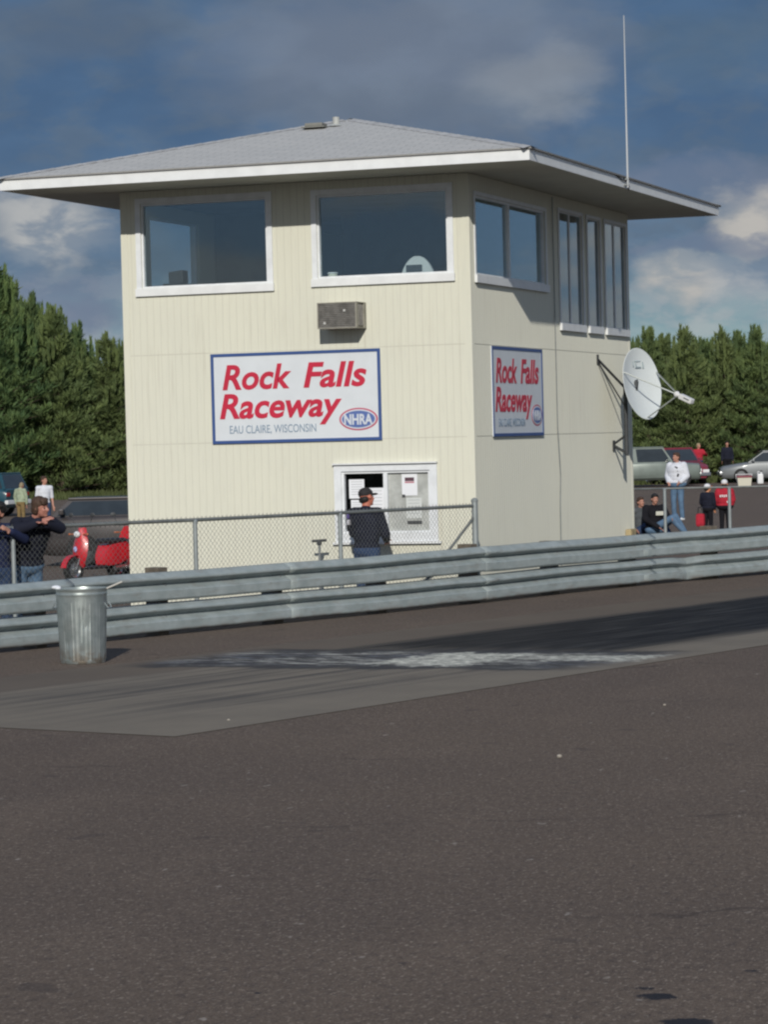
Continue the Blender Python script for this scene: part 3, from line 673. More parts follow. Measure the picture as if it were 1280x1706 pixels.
def sign(root):
    w, h = 2.43, 1.215
    b_ = MB(); b_.bx(0, w, -.022, -.008, 0, h); b_.build('board', M_SWH, root)
    b_ = MB(); t = .042
    b_.bx(0, w, -.03, -.0222, h-t, h); b_.bx(0, w, -.03, -.0222, 0, t); b_.bx(0, t, -.03, -.0222, t, h-t); b_.bx(w-t, w, -.03, -.0222, t, h-t)
    b_.build('border', M_SBLUE, root)
    letters('lettering', 'Rock', .165, .735, 1.00, .325, .22, .026, M_SRED, root, y=-.0262)
    letters('lettering', 'Falls', 1.335, .735, .90, .325, .22, .026, M_SRED, root, y=-.0262)
    letters('lettering', 'Raceway', .115, .345, 1.76, .325, .22, .026, M_SRED, root, y=-.0262)
    letters('lettering', 'EAU CLAIRE, WISCONSIN', .255, .135, 1.245, .105, 0, .0, M_SGRY, root, y=-.0255)
    b_ = MB(); cx, cz = 2.105, .285
    def disc(a_, b2, y0_, y1_, mt, nm):
        q = MB(); n = 40; q.add([(cx+a_*math.cos(6.2832*i/n), y, cz+b2*math.sin(6.2832*i/n)) for y in (y0_, y1_) for i in range(n)], [tuple(range(n)), tuple(range(2*n-1, n-1, -1))] + [(i, (i+1) % n, n+(i+1) % n, n+i) for i in range(n)])
        return q.build(nm, mt, root)
    em = disc(.272, .150, -.0255, -.0222, mat('emblem_red', (.50, .10, .16), .5), 'emblem')
    e2 = disc(.248, .130, -.0285, -.0257, mat('emblem_white', (.62, .66, .72), .5), 'emblem_ring')
    e3 = disc(.232, .112, -.0310, -.0287, mat('emblem_blue', (.10, .16, .40), .5), 'emblem_field')
    e4 = letters('emblem_lettering', 'NHRA', cx-.20, cz-.068, .40, .136, 0, .035, mat('emblem_white', (.62,.66,.72)), root, y=-.0335)
    for x_ in (e2, e3, e4): x_.parent = em
s1 = thing('raceway_sign', 'large white sign with blue border and red italic lettering on the sunlit front wall', 'sign', (-3.70, 0, 2.075), 0, 'matching signs on the tower walls'); sign(s1)
s3 = copy_tree(s1); s3.location = (0, .805, 2.080); s3.rotation_euler = (0,0,R(90)); s3['label'] = 'matching white sign with red lettering on the shaded right-hand side wall'

# papers at the serving window
def paper(x, z, w, h, label, y=-.0, marks=None, mt=None):
    o = thing('paper_notice', label, 'notice', (x, y, z), 0, 'papers posted at the serving window')
    q = MB(); q.bx(-w/2, w/2, -.003, 0, -h/2, h/2); q.build('sheet', mt or mat('white_paper', (.80, .82, .86), .8), o)
    for (mx, mz, mw, mh, mm) in (marks or []):
        q = MB(); q.bx(mx-mw/2, mx+mw/2, -.0045, -.0032, mz-mh/2, mz+mh/2); q.build('print', mm, o)
gm = mat('print_grey', (.38, .40, .42), .8); dm = mat('print_dark', (.10, .05, .07), .8)
lines = lambda w, h, n: [(0, h/2-.03-k*(h-.05)/n, w*.8, .006, gm) for k in range(n)]
paper(-1.675, 1.43, .215, .255, 'upper white sheet taped left of the man at the dark window half', .056, lines(.2, .25, 6))
paper(-1.665, 1.18, .19, .21, 'lower white sheet taped left of the man under another sheet', .056, lines(.19, .2, 5))
paper(-1.40, 1.18, .215, .52, 'long white sheet taped right of the man at the dark window half', .056, lines(.2, .5, 10))
paper(-.925, 1.475, .215, .29, 'bright white sheet with a dark red heading at the top of the grey panel', .044, [(0, .07, .13, .05, dm), (0, .03, .13, .02, mat('print_pink', (.5, .2, .25), .8))])
paper(-.87, 1.165, .215, .27, 'pale sheet low on the grey panel above a dark slot', .044, lines(.2, .27, 5), mat('pale_paper', (.62, .65, .64), .8))
q = MB(); q.bx(-.965, -.765, .030, .0445, .955, .995); o_ = q.build('cash_slot', M_DSTEEL, TWF, TL)
q = MB(); q.bx(-1.03, -.99, .030, .0445, 1.31, 1.345); q.build('latch', M_DSTEEL, TWF, TL)
q = MB(); q.box((-1.50, .10, 1.57), (.09, .05, .06), bev=.01); tag(q.build('small_speaker', M_STEEL), 'small grey intercom box inside the dark window half', 'intercom')
# electrical box on the side wall
eb = thing('junction_box', 'small tan box low on the side wall at the far corner', 'electrical box', (.0065, 7.95, .43))
q = MB(); q.box((.05, 0, .04), (.09, .34, .20), bev=.012); q.build('box_body', M_TAN, eb); q = MB(); q.box((.099, 0, .04), (.008, .27, .14), bev=.003); q.build('cover', M_TAN, eb)

# whip antenna
an = thing('whip_antenna', 'tall thin white whip antenna clamped to the right-hand eave', 'antenna', (OVS, 3.55, SOF))
q = MB(); q.tube((.045, 0, .0), (.045, 0, .9), .015, .013); q.tube((.045, 0, .9), (.045, 0, 2.42), .012, .006); q.build('mast', mat('antenna_white', (.48, .50, .52), .5), an)
for z in (.04, .12):
    q = MB(); q.box((.022, 0, z), (.05, .09, .03), bev=.005); q.build('clamp', M_STEEL, an)
q = MB(); q.path([(.05, .0, .0), (.03, .10, -.03), (.02, .18, .03), (.02, .10, .10), (.015, -.2, .10), (.015, -.5, .14)], .008, 6); q.build('coax_cable', M_BLK, an)

# satellite dish
ds = thing('satellite_dish', 'large white satellite dish on a steel wall mount at the far corner of the tower', 'satellite dish', (.25, 7.05, 1.75))
DC = Vector((.54, 6.98, 2.83)) - Vector(ds.location)
N = Vector((.915, -.36, .165)).normalized(); DR = .515
tz = Vector((0,0,1)) - N*N.z; tz.normalize(); tx = tz.cross(N); M3 = Matrix((tx, tz, N)).transposed()
q = MB(); prof = [(.0001, -.10), (.12, -.095), (.25, -.078), (.38, -.045), (.47, -.014), (DR, 0), (DR+.008, -.004), (DR, -.010), (.47, -.028), (.38, -.060), (.25, -.094), (.12, -.112), (.0001, -.116)]
q.lathe([(r*1.0, z) for r, z in prof], DC, 48, M3 @ Matrix.Diagonal((.93, 1.07, 1)))
q.build('reflector', mat('dish_white', (.70, .75, .76), .5, var=.05), ds, smooth=True)
FP = DC + N*.62 - tz*.30
q = MB()
for ang in (20, 200-40, -90): 
    a_ = R(ang); p = DC + tx*math.cos(a_)*.46 + tz*math.sin(a_)*.53 - N*.01; q.tube(p, FP, .011, n=8)
q.build('feed_arm', mat('arm_metal', (.40, .43, .42), .5, .4), ds)
q = MB(); dirf = (DC - FP + tz*.1).normalized(); rotf = dirf.to_track_quat('Z', 'Y').to_matrix()
q.lathe([(.0, .05), (.045, .05), (.05, .02), (.03, .0), (.03, -.03), (.0, -.03)], FP, 16, rotf); q.box(FP - dirf*.16, (.10, .08, .24), rotf, bev=.015)
q.build('feed_horn', M_WPL, ds)
q = MB(); q.box(FP - dirf*.16 + Vector((.02, -.05, .0)), (.05, .012, .10), rotf); q.build('feed_sticker', M_STEEL, ds)
lg = MB()
for (a_, b2, w, h) in ((-.16, .30, .03, .10), (-.03, .36, .16, .018), (-.03, .27, .15, .018), (.02, .31, .02, .09), (.09, .32, .02, .08)):
    c_ = DC + tx*(-a_*1.0) + tz*b2 - N*(.048); lg.box(c_, (w, h, .004), M3)
lg.build('emblem', mat('pale_grey_print', (.42, .50, .52), .6), ds)
q = MB(); q.tube((0,0,-.02), (0,0,1.15), .032, n=12); q.build('mast', M_DSTEEL, ds)
q = MB(); q.box(Vector((.10, -.02, 1.05)), (.22, .16, .16), bev=.02); q.tube((0.03,0,1.08), DC - N*.11, .05, .09); q.build('mount_bracket', M_DSTEEL, ds)
q = MB(); q.tube((0,0,.02), (-.243, .14, .14), .022); q.box((-.238, .14, .14), (.012, .12, .16)); q.tube((0,0,.30), (-.243, .14, .16), .018)
q.build('wall_foot', M_DSTEEL, ds)
q = MB(); q.tube((0,0,1.02), (-.24, -.71, 1.46), .020); q.box((-.238, -.71, 1.46), (.012, .09, .14)); q.build('strut', M_DSTEEL, ds)
q = MB(); q.tube((0,0,.72), (-.24, -.70, 1.42), .012); q.tube((0,0,1.0), (-.243, .93, 1.30), .016); q.build('strut', M_DSTEEL, ds)

# ---------------------------------------------------------------- guard rail
def smoothpath(pts, step):
    P = [Vector((x, y, 0)) for x, y in pts]; out = []
    for i in range(len(P)-1):
        p0 = P[max(i-1,0)]; p1 = P[i]; p2 = P[i+1]; p3 = P[min(i+2, len(P)-1)]
        k = max(2, int((p2-p1).length/step))
        for j in range(k):
            t = j/k; out.append(.5*((2*p1) + (p2-p0)*t + (2*p0-5*p1+4*p2-p3)*t*t + (3*p1-p0-3*p2+p3)*t**3))
    out.append(P[-1]); return out
RP = smoothpath(RAIL, .2)
acc = [0]
for p, q in zip(RP, RP[1:]): acc.append(acc[-1]+(q-p).length)
def at(s):
    for i in range(len(acc)-1):
        if acc[i+1] >= s:
            t = (s-acc[i])/(acc[i+1]-acc[i]); p = RP[i].lerp(RP[i+1], t); d = (RP[i+1]-RP[i]).normalized(); return p, d
    return RP[-1], (RP[-1]-RP[-2]).normalized()
WPROF = [(.055, .0), (.088, .012), (.096, .026), (.098, .108), (.090, .120), (.012, .168), (.004, .177), (.014, .187), (.090, .222), (.098, .232), (.098, .246), (.088, .262), (.020, .300), (.0, .312)]
s0_ = 4.0; SL = acc[-1]
def near_s(y):
    return min(range(len(RP)), key=lambda i: abs(RP[i].y-y))
sJ = acc[near_s(-1.70)]; sD = acc[near_s(3.05)]
gr = thing('guard_rail', 'double corrugated galvanised guard rail on wood posts along the track edge', 'guard rail', (RP[0].x, RP[0].y, 0)); GL = gr.location.copy()
rn = random.Random(3)
dz_tab = {}
def wob(s, k):
    return .004*math.sin(s*.9+k*2) + .003*math.sin(s*2.3+k) + .010*math.exp(-((s-sJ)/.35)**2)*(1 if k else -.6)
def beam(z0, sa, sb, k, push=0.0):
    mb = MB(); ss = []; s = sa
    while s < sb: ss.append(s); s += .16
    ss.append(sb); n = len(WPROF); vs = []
    for s in ss:
        p, d = at(s); nrm = Vector((d.y, -d.x, 0)); w = wob(s, k)
        dent = .07*math.exp(-((s-sD)/.22)**2) if k == 0 else .02*math.exp(-((s-sD)/.3)**2)
        kink = .008*math.exp(-((s-sJ-.1)/.2)**2)
        for (o_, z) in WPROF: 
            oo = o_*(1-.55*min(1, dent/.07)) + push
            vs.append(p + nrm*(oo - dent*.5 + kink) + Vector((0,0, z0 + z + w - (.03*math.exp(-((s-sD)/.25)**2) if k == 0 else 0))))
    fs = [(i*n+j, i*n+j+1, (i+1)*n+j+1, (i+1)*n+j) for i in range(len(ss)-1) for j in range(n-1)]
    mb.add(vs, fs); o = mb.build('beam', M_GALV, gr, GL); sm(o.data, 14)
    sol = o.modifiers.new('thickness', 'SOLIDIFY'); sol.thickness = .004; sol.offset = -1
    return o
post_s = []; s = .4
base = sJ
post_s = [base + 1.905*k for k in range(-14, 14) if 0.3 < base+1.905*k < SL-.3]
cuts = [0.0] + [base + 3.81*k + .25 for k in range(-6, 7) if .5 < base+3.81*k+.25 < SL-.5] + [SL]
for k, z0 in ((0, .045), (1, .385)):
    for i in range(len(cuts)-1):
        beam(z0, max(0, cuts[i]-.15), min(SL, cuts[i+1]+.15), k, push=.004 if i % 2 else 0.0)
postm = mat('post_wood', (.16, .135, .105), .85, var=.4, vscale=10)
for i, s in enumerate(post_s):
    p, d = at(s); nrm = Vector((d.y, -d.x, 0)); ang = math.atan2(d.y, d.x); rot = Matrix.Rotation(ang, 3, 'Z')
    hp = .70 + (.045 if i % 3 == 1 else rn.uniform(-.05, .01))
    mb = MB(); mb.box(p - nrm*.11 + Vector((0,0,hp/2-.25)), (.15, .20, hp+.5), rot, bev=.006); po_ = mb.build('post', postm, gr, GL)
    for z in (.045+.156, .385+.156):
        mb = MB(); c_ = p + nrm*.010 + Vector((0,0,z)); mb.tube(c_ - nrm*.01, c_ + nrm*.014, .024, .018, 10); mb.tube(c_+nrm*.014, c_+nrm*.024, .011, n=6); mb.build('bolt', M_STEEL, po_, GL)

# ---------------------------------------------------------------- chain-link fences
def fence(name, label, pts, z0, htop, group=None, mesh=True, posts_r=.026, corner=(), brace=None, rail_z=None):
    root = thing(name, label, 'fence', (pts[0][0], pts[0][1], z0), 0, group); L0 = root.location.copy()
    P = [Vector((x, y, z0)) for x, y in pts]
    for i, p in enumerate(P):
        r = .040 if i in corner else posts_r; tp = htop + (.07 if i in corner else -.015)
        mb = MB(); mb.tube(p + Vector((0,0,-.2)), p + Vector((0,0,tp)), r, n=14); po_ = mb.build('post', M_GPOST, root, L0, smooth=True)
        mb = MB(); mb.lathe([(r+.004, tp-.02), (r+.006, tp+.005), (r*.7, tp+.025), (.0001, tp+.035)], p, 14); mb.build('cap', M_GPOST, po_, L0)
    for a_, b2 in zip(P, P[1:]):
        mb = MB(); mb.tube(a_ + Vector((0,0,htop)), b2 + Vector((0,0,htop)), .021, n=12); mb.build('top_rail', M_DGAL, root, L0, smooth=True)
    if mesh:
        mb = MB(); pitch = .062; w = .0019
        for a_, b2 in zip(P, P[1:]):
            d = (b2-a_); L = d.length; d.normalize(); nrm = Vector((d.y, -d.x, 0)); H_ = htop+.035 - .04; n = int(L/pitch)
            slope_ = 1.15
            for k in range(-int(H_/slope_/pitch)-1, n+1):
                for sg in (1, -1):
                    u_a = k*pitch if sg == 1 else k*pitch + H_/slope_; u_b = u_a + sg*H_/slope_
                    za, zb = .04, .04+H_
                    # clip to the bay
                    ua, ub = u_a, u_b
                    def clip(u, uo, z, zo, lim): 
                        t = (lim-u)/(uo-u); return lim, z + (zo-z)*t
                    if ua < 0 and ub < 0 or ua > L and ub > L: continue
                    if ua < 0: ua, za = clip(ua, ub, za, zb, 0)
                    if ua > L: ua, za = clip(ua, ub, za, zb, L)
                    if ub < 0: ub, zb = clip(ub, ua, zb, za, 0)
                    if ub > L: ub, zb = clip(ub, ua, zb, za, L)
                    p = a_ + d*ua + Vector((0,0,za)) - nrm*(.024 - .002*sg); q2 = a_ + d*ub + Vector((0,0,zb)) - nrm*(.024 - .002*sg)
                    mb.tube(p, q2, w, n=3, cap=False)
            for k in range(n):
                p = a_ + d*(k*pitch) + Vector((0,0,htop+.0)) - nrm*.024; mb.tube(p, p + Vector((0,0,.042)) + d*.006, w*1.2, n=3, cap=False)
        mb.build('chain_link_mesh', M_WIRE, root, L0)
    if brace:
        a_, b2, r = brace; mb = MB(); mb.tube(a_, b2, r, n=10); mb.build('brace', M_DGAL, root, L0)
    return root
M_GPOST = mat('galvanised_post', (.33, .365, .37), .5, .35, var=.15, vscale=6)
M_DGAL = mat('dark_galvanised', (.20, .215, .21), .55, .35, var=.25, vscale=6)
M_WIRE = mat('fence_wire', (.22, .235, .225), .55, .3)
FP_ = [(-5.05,-9.75), (-3.115,-7.265), (-1.714,-5.394), (-.66,-3.40), (.36,-1.20)]
F4 = Vector((.36,-1.20,0)); dF = (Vector((-.66,-3.4,0))-F4).normalized()
fence('chain_link_fence', 'chain-link fence with top rail between the guard rail and the tower front', FP_, 0, 1.21, 'chain-link fences by the barrier', corner=(4,), brace=(F4 + Vector((0,0,1.08)), F4 + dF*.95 + Vector((0,0,.30)), .018))
fence('pipe_fence', 'bare pipe fence of two thin posts right of the tower behind the barrier', [(-4.7, 23.9), (-3.20, 23.65), (-1.88, 24.0), (-.6, 24.2)], G0, 1.20, 'chain-link fences by the barrier', mesh=False, posts_r=.036)

# hydrant handle in front of the wall
hy = thing('yard_hydrant', 'thin yard hydrant with a dark T-shaped handle against the front wall', 'hydrant', (-2.05, -.42, G0))
q = MB(); q.tube((0,0,0), (0,0,1.05), .017); q.build('standpipe', M_STEEL, hy)
q = MB(); q.tube((-.10, 0, 1.09), (.10, 0, 1.10), .018); q.box((0,0,1.07), (.06, .05, .07), bev=.01); q.build('handle', M_DSTEEL, hy)

# ---------------------------------------------------------------- trash can
tc = thing('trash_can', 'dented galvanised ribbed trash can standing on the track before the guard rail', 'trash can', (-.668, -10.715, .002))
n = 96; prof = [(.212, .0), (.216, .012), (.216, .03)] + [(.218+.026*k/16, .03+.61*k/16) for k in range(17)] + [(.246, .655), (.250, .667), (.246, .68), (.248, .70), (.255, .712), (.255, .722), (.246, .722), (.243, .70), (.24, .60), (.21, .05), (.0001, .04)]
vs = []; rr = random.Random(5)
for j, (r, z) in enumerate(prof):
    rib = 3 <= j <= 18
    for i in range(n):
        t = 2*math.pi*i/n; q_ = r + (.0032*math.cos(t*40) if rib else 0) - (.012*math.exp(-((t-4.5)/.25)**2-((z-.25)/.10)**2)) - (.010*math.exp(-((t-5.3)/.2)**2-((z-.42)/.08)**2))
        vs.append((q_*math.cos(t), q_*math.sin(t), z))
fs = [(k*n+i, k*n+(i+1) % n, (k+1)*n+(i+1) % n, (k+1)*n+i) for k in range(len(prof)-1) for i in range(n)]
q = MB(); q.add(vs, fs); q.add([(.212*math.cos(2*math.pi*i/n), .212*math.sin(2*math.pi*i/n), .0) for i in range(n)], [tuple(range(n))]); q.build('can_body', M_CAN, tc, smooth=True)
for sx in (0.15, 3.29):
    q = MB(); c_ = Vector((.250*math.cos(sx), .250*math.sin(sx), .58)); tg = Vector((-math.sin(sx), math.cos(sx), 0)); on = Vector((math.cos(sx), math.sin(sx), 0))
    q.path([c_-tg*.07, c_-tg*.06+on*.03-Vector((0,0,.05)), c_+tg*.06+on*.03-Vector((0,0,.05)), c_+tg*.07], .006, 6); q.build('handle', M_CAN, tc)
q = MB(); q.lathe([(.246,.66),(.2505,.664),(.2505,.670),(.246,.674)], n=48); q.build('rim_band', M_CAN, tc)
q = MB(); q.ell((-.215, -.11, .735), (.050, .035, .020)); q.ell((-.185, -.13, .728), (.03, .03, .02)); tag(q.build('crumpled_paper', mat('white_paper', (.80,.82,.86), .8), loc=(-.668, -10.715, .002)), 'scrap of white paper on the left of the can rim', 'litter')
q = MB(); q.tube((.03, -.03, .62), (.39, .10, .775), .009, n=8); tag(q.build('wooden_stick', mat('pale_stick', (.52, .50, .45), .7), loc=(-.668, -10.715, .002)), 'thin pale stick poking out of the trash can to the right', 'stick')
q = MB(); q.lathe([(.0, .40), (.205, .42), (.205, .5)], n=24); 
for k in range(14): q.ell((rr.uniform(-.12,.12), rr.uniform(-.12,.12), .47+rr.uniform(0,.06)), (.07,.06,.05))
tag(q.build('rubbish', mat('black_bag', (.03,.03,.035), .4), loc=(-.668, -10.715, .002)), 'black rubbish bag inside the galvanised can', 'rubbish')

# pebbles and scraps on the foreground asphalt
pb = random.Random(12)
stone = mat('pale_stone', (.42, .38, .32), .85, var=.2)
def rock(x, y, r, label, mt=stone):
    q = MB(); q.ell((0,0,r*.5), (r, r*.8, r*.6), Matrix.Rotation(pb.uniform(0,3), 3, 'Z'), n=8)
    q.v = [(a_+pb.uniform(-.15,.15)*r, b2+pb.uniform(-.15,.15)*r, c_) for a_, b2, c_ in q.v]
    tag(q.build('pebble', mt), label, 'pebble').location = (x, y, 0)
rock(6.20, -18.1, .020, 'pale pebble on the dark asphalt right of centre, the largest one')
rock(3.02, -16.0, .014, 'small pale stone at the near edge of the concrete pad')
rock(6.05, -14.6, .012, 'tiny pale pebble on the asphalt near the right side of the pad')

# ---------------------------------------------------------------- people
def remesh(mb, vox, smooth=2):
    me = bpy.data.meshes.new('tmp'); me.from_pydata([tuple(v) for v in mb.v], [], mb.f)
    o = bpy.data.objects.new('tmp', me); COL.objects.link(o)
    rm = o.modifiers.new('r', 'REMESH'); rm.mode = 'VOXEL'; rm.voxel_size = vox; rm.use_smooth_shade = True
    if smooth: s_ = o.modifiers.new('s', 'SMOOTH'); s_.factor = .5; s_.iterations = smooth
    bpy.context.view_layer.update(); dg = bpy.context.evaluated_depsgraph_get()
    out = bpy.data.meshes.new_from_object(o.evaluated_get(dg)); bpy.data.objects.remove(o); bpy.data.meshes.remove(me)
    out.polygons.foreach_set('use_smooth', [True]*len(out.polygons)); return out
def addmesh(name, me, mt, parent):
    me.name = name; me.materials.clear(); me.materials.append(mt); o = bpy.data.objects.new(name, me); COL.objects.link(o); o.parent = parent; return o
SKIN = mat('skin', (.50, .25, .18), .55, var=.15, vscale=20)
DEF = dict(head=(0,-.02,1.635), neck=(0,.015,1.46), chest=(0,.0,1.30), waist=(0,.0,1.10), pelvis=(0,.0,.95),
    shL=(.185,0,1.41), shR=(-.185,0,1.41), elL=(.23,.03,1.13), elR=(-.23,.03,1.13), wrL=(.24,-.05,.88), wrR=(-.24,-.05,.88),
    hpL=(.09,0,.92), hpR=(-.09,0,.92), knL=(.10,-.02,.50), knR=(-.10,-.02,.50), anL=(.11,.03,.08), anR=(-.11,.03,.08))
def person(label, loc, rz, top, legs, hair, J=None, sc=1.0, vox=.014, face=(0,-1,0), group=None, sleeves=True, skin=SKIN, shoe=M_BLK, bulk=1.0, cap=None, hairlen=1.0, shorts=False, child=False):
    j = {k: Vector(v) for k, v in DEF.items()}
    for k, v in (J or {}).items(): j[k] = Vector(v)
    root = thing('person', label, 'person', loc, rz, group); root.scale = (sc, sc, sc)
    F = Vector(face).normalized()
    hs = 1.18 if child else 1.0
    up = (j['head']-j['neck']).normalized(); side = F.cross(up).normalized(); up2 = side.cross(F).normalized()
    HM = Matrix((side, -F, up2)).transposed()
    b = MB(); H = j['head']
    def hp_(x, y, z): return H + HM @ Vector((x, y, z))*hs
    b.ell(hp_(0, .012, .025), (.076*hs, .094*hs, .092*hs), HM, 16); b.ell(hp_(0, -.025, -.035), (.058*hs, .066*hs, .078*hs), HM, 14)
    b.ell(hp_(0, -.068, -.085), (.028*hs, .022*hs, .020*hs), HM, 8)
    b.caps(hp_(0, -.084, .012), hp_(0, -.104, -.022), .009*hs, .014*hs, 8)
    for s_ in (-1, 1): b.ell(hp_(.078*s_, .010, -.008), (.012*hs, .020*hs, .032*hs), HM, 8); b.ell(hp_(.034*s_, -.074, -.02), (.022*hs, .014*hs, .02*hs), HM, 8)
    b.ell(hp_(0, -.083, -.050), (.022*hs, .010*hs, .008*hs), HM, 8); b.ell(hp_(0, -.075, .036), (.05*hs, .014*hs, .010*hs), HM, 8)
    b.caps(j['head']-up*.05, j['neck']-up*.03, .054, .062)
    tu = (j['chest']-j['waist']).normalized(); tsd = (j['shL']-j['shR']).normalized(); tf = tsd.cross(tu).normalized(); TM = Matrix((tsd, tf, tsd.cross(tf))).transposed()
    pu = (j['waist']-j['pelvis']).normalized(); psd = (j['hpL']-j['hpR']).normalized(); pf = psd.cross(pu).normalized(); PM = Matrix((psd, pf, psd.cross(pf))).transposed()
    def torso(b, g):
        b.ell(j['chest'], ((.165+g)*bulk, (.105+g)*bulk, .18+g), TM, 16); b.ell(j['chest'].lerp(j['waist'], .6), ((.150+g)*bulk, (.100+g)*bulk, .17), TM, 16)
        b.ell(j['waist'], ((.140+g)*bulk, (.100+g)*bulk, .14), TM, 16)
        b.caps(j['shL'], j['shR'], .062+g, .062+g); b.caps(j['neck']-Vector((0,0,.01)), j['chest'], .065+g, .09+g)
        for s_ in 'LR': b.caps(j['neck']-up*.03, j['sh'+s_], .045+g, .055+g)
    def pelv(b, g): b.ell(j['pelvis'], ((.155+g)*bulk, (.112+g)*bulk, .12+g), PM, 16); b.caps(j['hpL'], j['hpR'], .09+g, .09+g)
    torso(b, 0); pelv(b, 0)
    for s_ in 'LR':
        b.caps(j['sh'+s_], j['el'+s_], .052, .040); b.caps(j['el'+s_], j['wr'+s_], .040, .026)
        b.caps(j['hp'+s_], j['kn'+s_], .082, .054); b.caps(j['kn'+s_], j['an'+s_], .054, .036)
        d = (j['wr'+s_]-j['el'+s_]).normalized(); sgn = 1 if s_ == 'L' else -1
        pn_ = d.cross(F); pn_ = pn_.normalized() if pn_.length > .05 else Vector((1,0,0)); ac_ = d.cross(pn_).normalized()
        w_ = j['wr'+s_]; pc = w_ + d*.05
        HM2 = Matrix((ac_, pn_, d)).transposed(); b.ell(pc, (.042, .017, .055), HM2, 10)
        for f_, (o_, L) in enumerate(((-.030, .070), (-.010, .080), (.010, .075), (.029, .058))):
            p0 = pc + d*.040 + ac_*o_; p1 = p0 + (d + ac_*o_*3)*L*.55; p2 = p1 + (d*.75 + pn_*.45*(-sgn))*L*.5
            b.caps(p0, p1, .0095, .0085, 6); b.caps(p1, p2, .0085, .007, 6)
        p0 = w_ + d*.03 - ac_*.032; p1 = p0 + d*.03 - ac_*.028; b.caps(p0, p1, .012, .010, 6); b.caps(p1, p1+d*.028, .010, .008, 6)
    addmesh('body', remesh(b, vox*.8, 1), skin, root)
    q = MB(); torso(q, .016)
    for s_ in 'LR':
        q.caps(j['sh'+s_], j['el'+s_], .068*bulk, .056*bulk)
        if sleeves: q.caps(j['el'+s_], j['el'+s_].lerp(j['wr'+s_], .93), .056*bulk, .042*bulk)
    hem = j['waist'].lerp(j['pelvis'], .75); q.ell(hem, (.165*bulk, .122*bulk, .085), PM, 16)
    addmesh('shirt', remesh(q, vox, 2), top, root)
    q = MB(); pelv(q, .012)
    for s_ in 'LR':
        q.caps(j['hp'+s_], j['kn'+s_], .098, .074)
        if not shorts: q.caps(j['kn'+s_], j['kn'+s_].lerp(j['an'+s_], .96), .074, .058)
    addmesh('trousers', remesh(q, vox, 2), legs, root)
    for s_ in 'LR':
        q = MB(); A_ = j['an'+s_]; sd_ = (A_-j['kn'+s_]).normalized(); ff = Vector((F.x, F.y, 0)).normalized() if abs(sd_.z) > .5 else Vector((0,0,1))
        q.caps(A_ - ff*.03 + sd_*.035, A_ + ff*.13 + sd_*.045, .042, .034); q.ell(A_, (.045, .05, .05)); addmesh('shoe', remesh(q, max(vox*.8, .01), 1), shoe, root)
    if hair is not None and cap is None:
        q = MB(); q.ell(hp_(0, .024, .045), (.086*hs, .100*hs, .088*hs), HM, 16); q.ell(hp_(0, .060, -.015*hairlen), (.080*hs, .062*hs, .085*hs), HM, 14)
        q.ell(hp_(0, -.045, .092), (.068*hs, .045*hs, .030*hs), HM, 10)
        if hairlen > 1:
            for s_ in (-1, 1): q.ell(hp_(.070*s_, .03, -.01), (.022*hs, .055*hs, .07*hs), HM, 8)
            q.ell(hp_(.02, -.080, .066), (.06*hs, .022*hs, .034*hs), HM, 8)
        addmesh('hair', remesh(q, vox*.8, 1), hair, root)
    if cap is not None:
        c1, c2 = cap
        q = MB(); q.ell(hp_(0, .014, .050), (.088*hs, .104*hs, .080*hs), HM, 16); co_ = addmesh('cap', remesh(q, vox*.8, 1), c1, root)
        q = MB(); q.ell(hp_(0, -.115, .045), (.065*hs, .07*hs, .012), HM, 14); addmesh('cap_brim', remesh(q, .008, 0), c2, co_)
        q = MB(); q.ell(hp_(0, .055, -.03), (.078*hs, .058*hs, .055*hs), HM, 12); addmesh('hair', remesh(q, vox*.8, 1), hair, root)
    for s_ in (-1, 1):
        q = MB(); q.ell(hp_(.032*s_, -.080, .008), (.014*hs, .008*hs, .008*hs), HM, 8); q.build('eye', mat('eye_dark', (.05, .04, .04), .3), root)
    return root, j, HM
CL = {}
def cloth(n, c, **k): return mat('cloth_'+n, c, .9, spec=.15, var=k.get('var', .25), vscale=k.get('vs', 7), bump=.25, bscale=30)
NAVY = cloth('navy', (.018, .020, .034)); BLACK = cloth('black', (.014, .014, .018)); JEAN = cloth('denim', (.12, .20, .31)); DJEAN = cloth('dark_denim', (.045, .075, .15))
WHITEC = cloth('white', (.68, .70, .76), var=.12); GREY = cloth('grey', (.10, .11, .12)); PALEG = cloth('pale_green', (.36, .42, .30)); KHAKI = cloth('khaki', (.24, .17, .08)); REDC = cloth('red', (.45, .03, .05))
HB = mat('hair_brown', (.075, .040, .024), .7, var=.4, vscale=40); HD = mat('hair_dark', (.014, .012, .011), .7, var=.3, vscale=40)

FRD = math.atan2(.33, .944)           # roughly square to the photographer
# young man leaning on the fence top rail, arms folded under his chin
lean = dict(head=(.03,-.20,1.60), neck=(.0,-.09,1.46), chest=(0,.03,1.30), waist=(0,.13,1.10), pelvis=(0,.18,.95),
    shL=(.19,-.06,1.42), shR=(-.19,-.02,1.42), elL=(.25,-.21,1.36), elR=(-.26,-.19,1.36), wrL=(.03,-.33,1.415), wrR=(-.03,-.30,1.445),
    hpL=(.09,.18,.92), hpR=(-.09,.18,.92), knL=(.10,.16,.5), knR=(-.12,.15,.5), anL=(.11,.22,.08), anR=(-.14,.2,.08))
person('brown-haired young man in a navy jacket leaning folded arms on the fence rail', (-3.055,-6.905,-.16), FRD+R(30), NAVY, JEAN, HB, lean, .99, .012, face=(.45,-.9,-.12), skin=mat('skin_ruddy', (.46, .21, .16), .5, var=.12, vscale=25), hairlen=1.6, bulk=1.28)
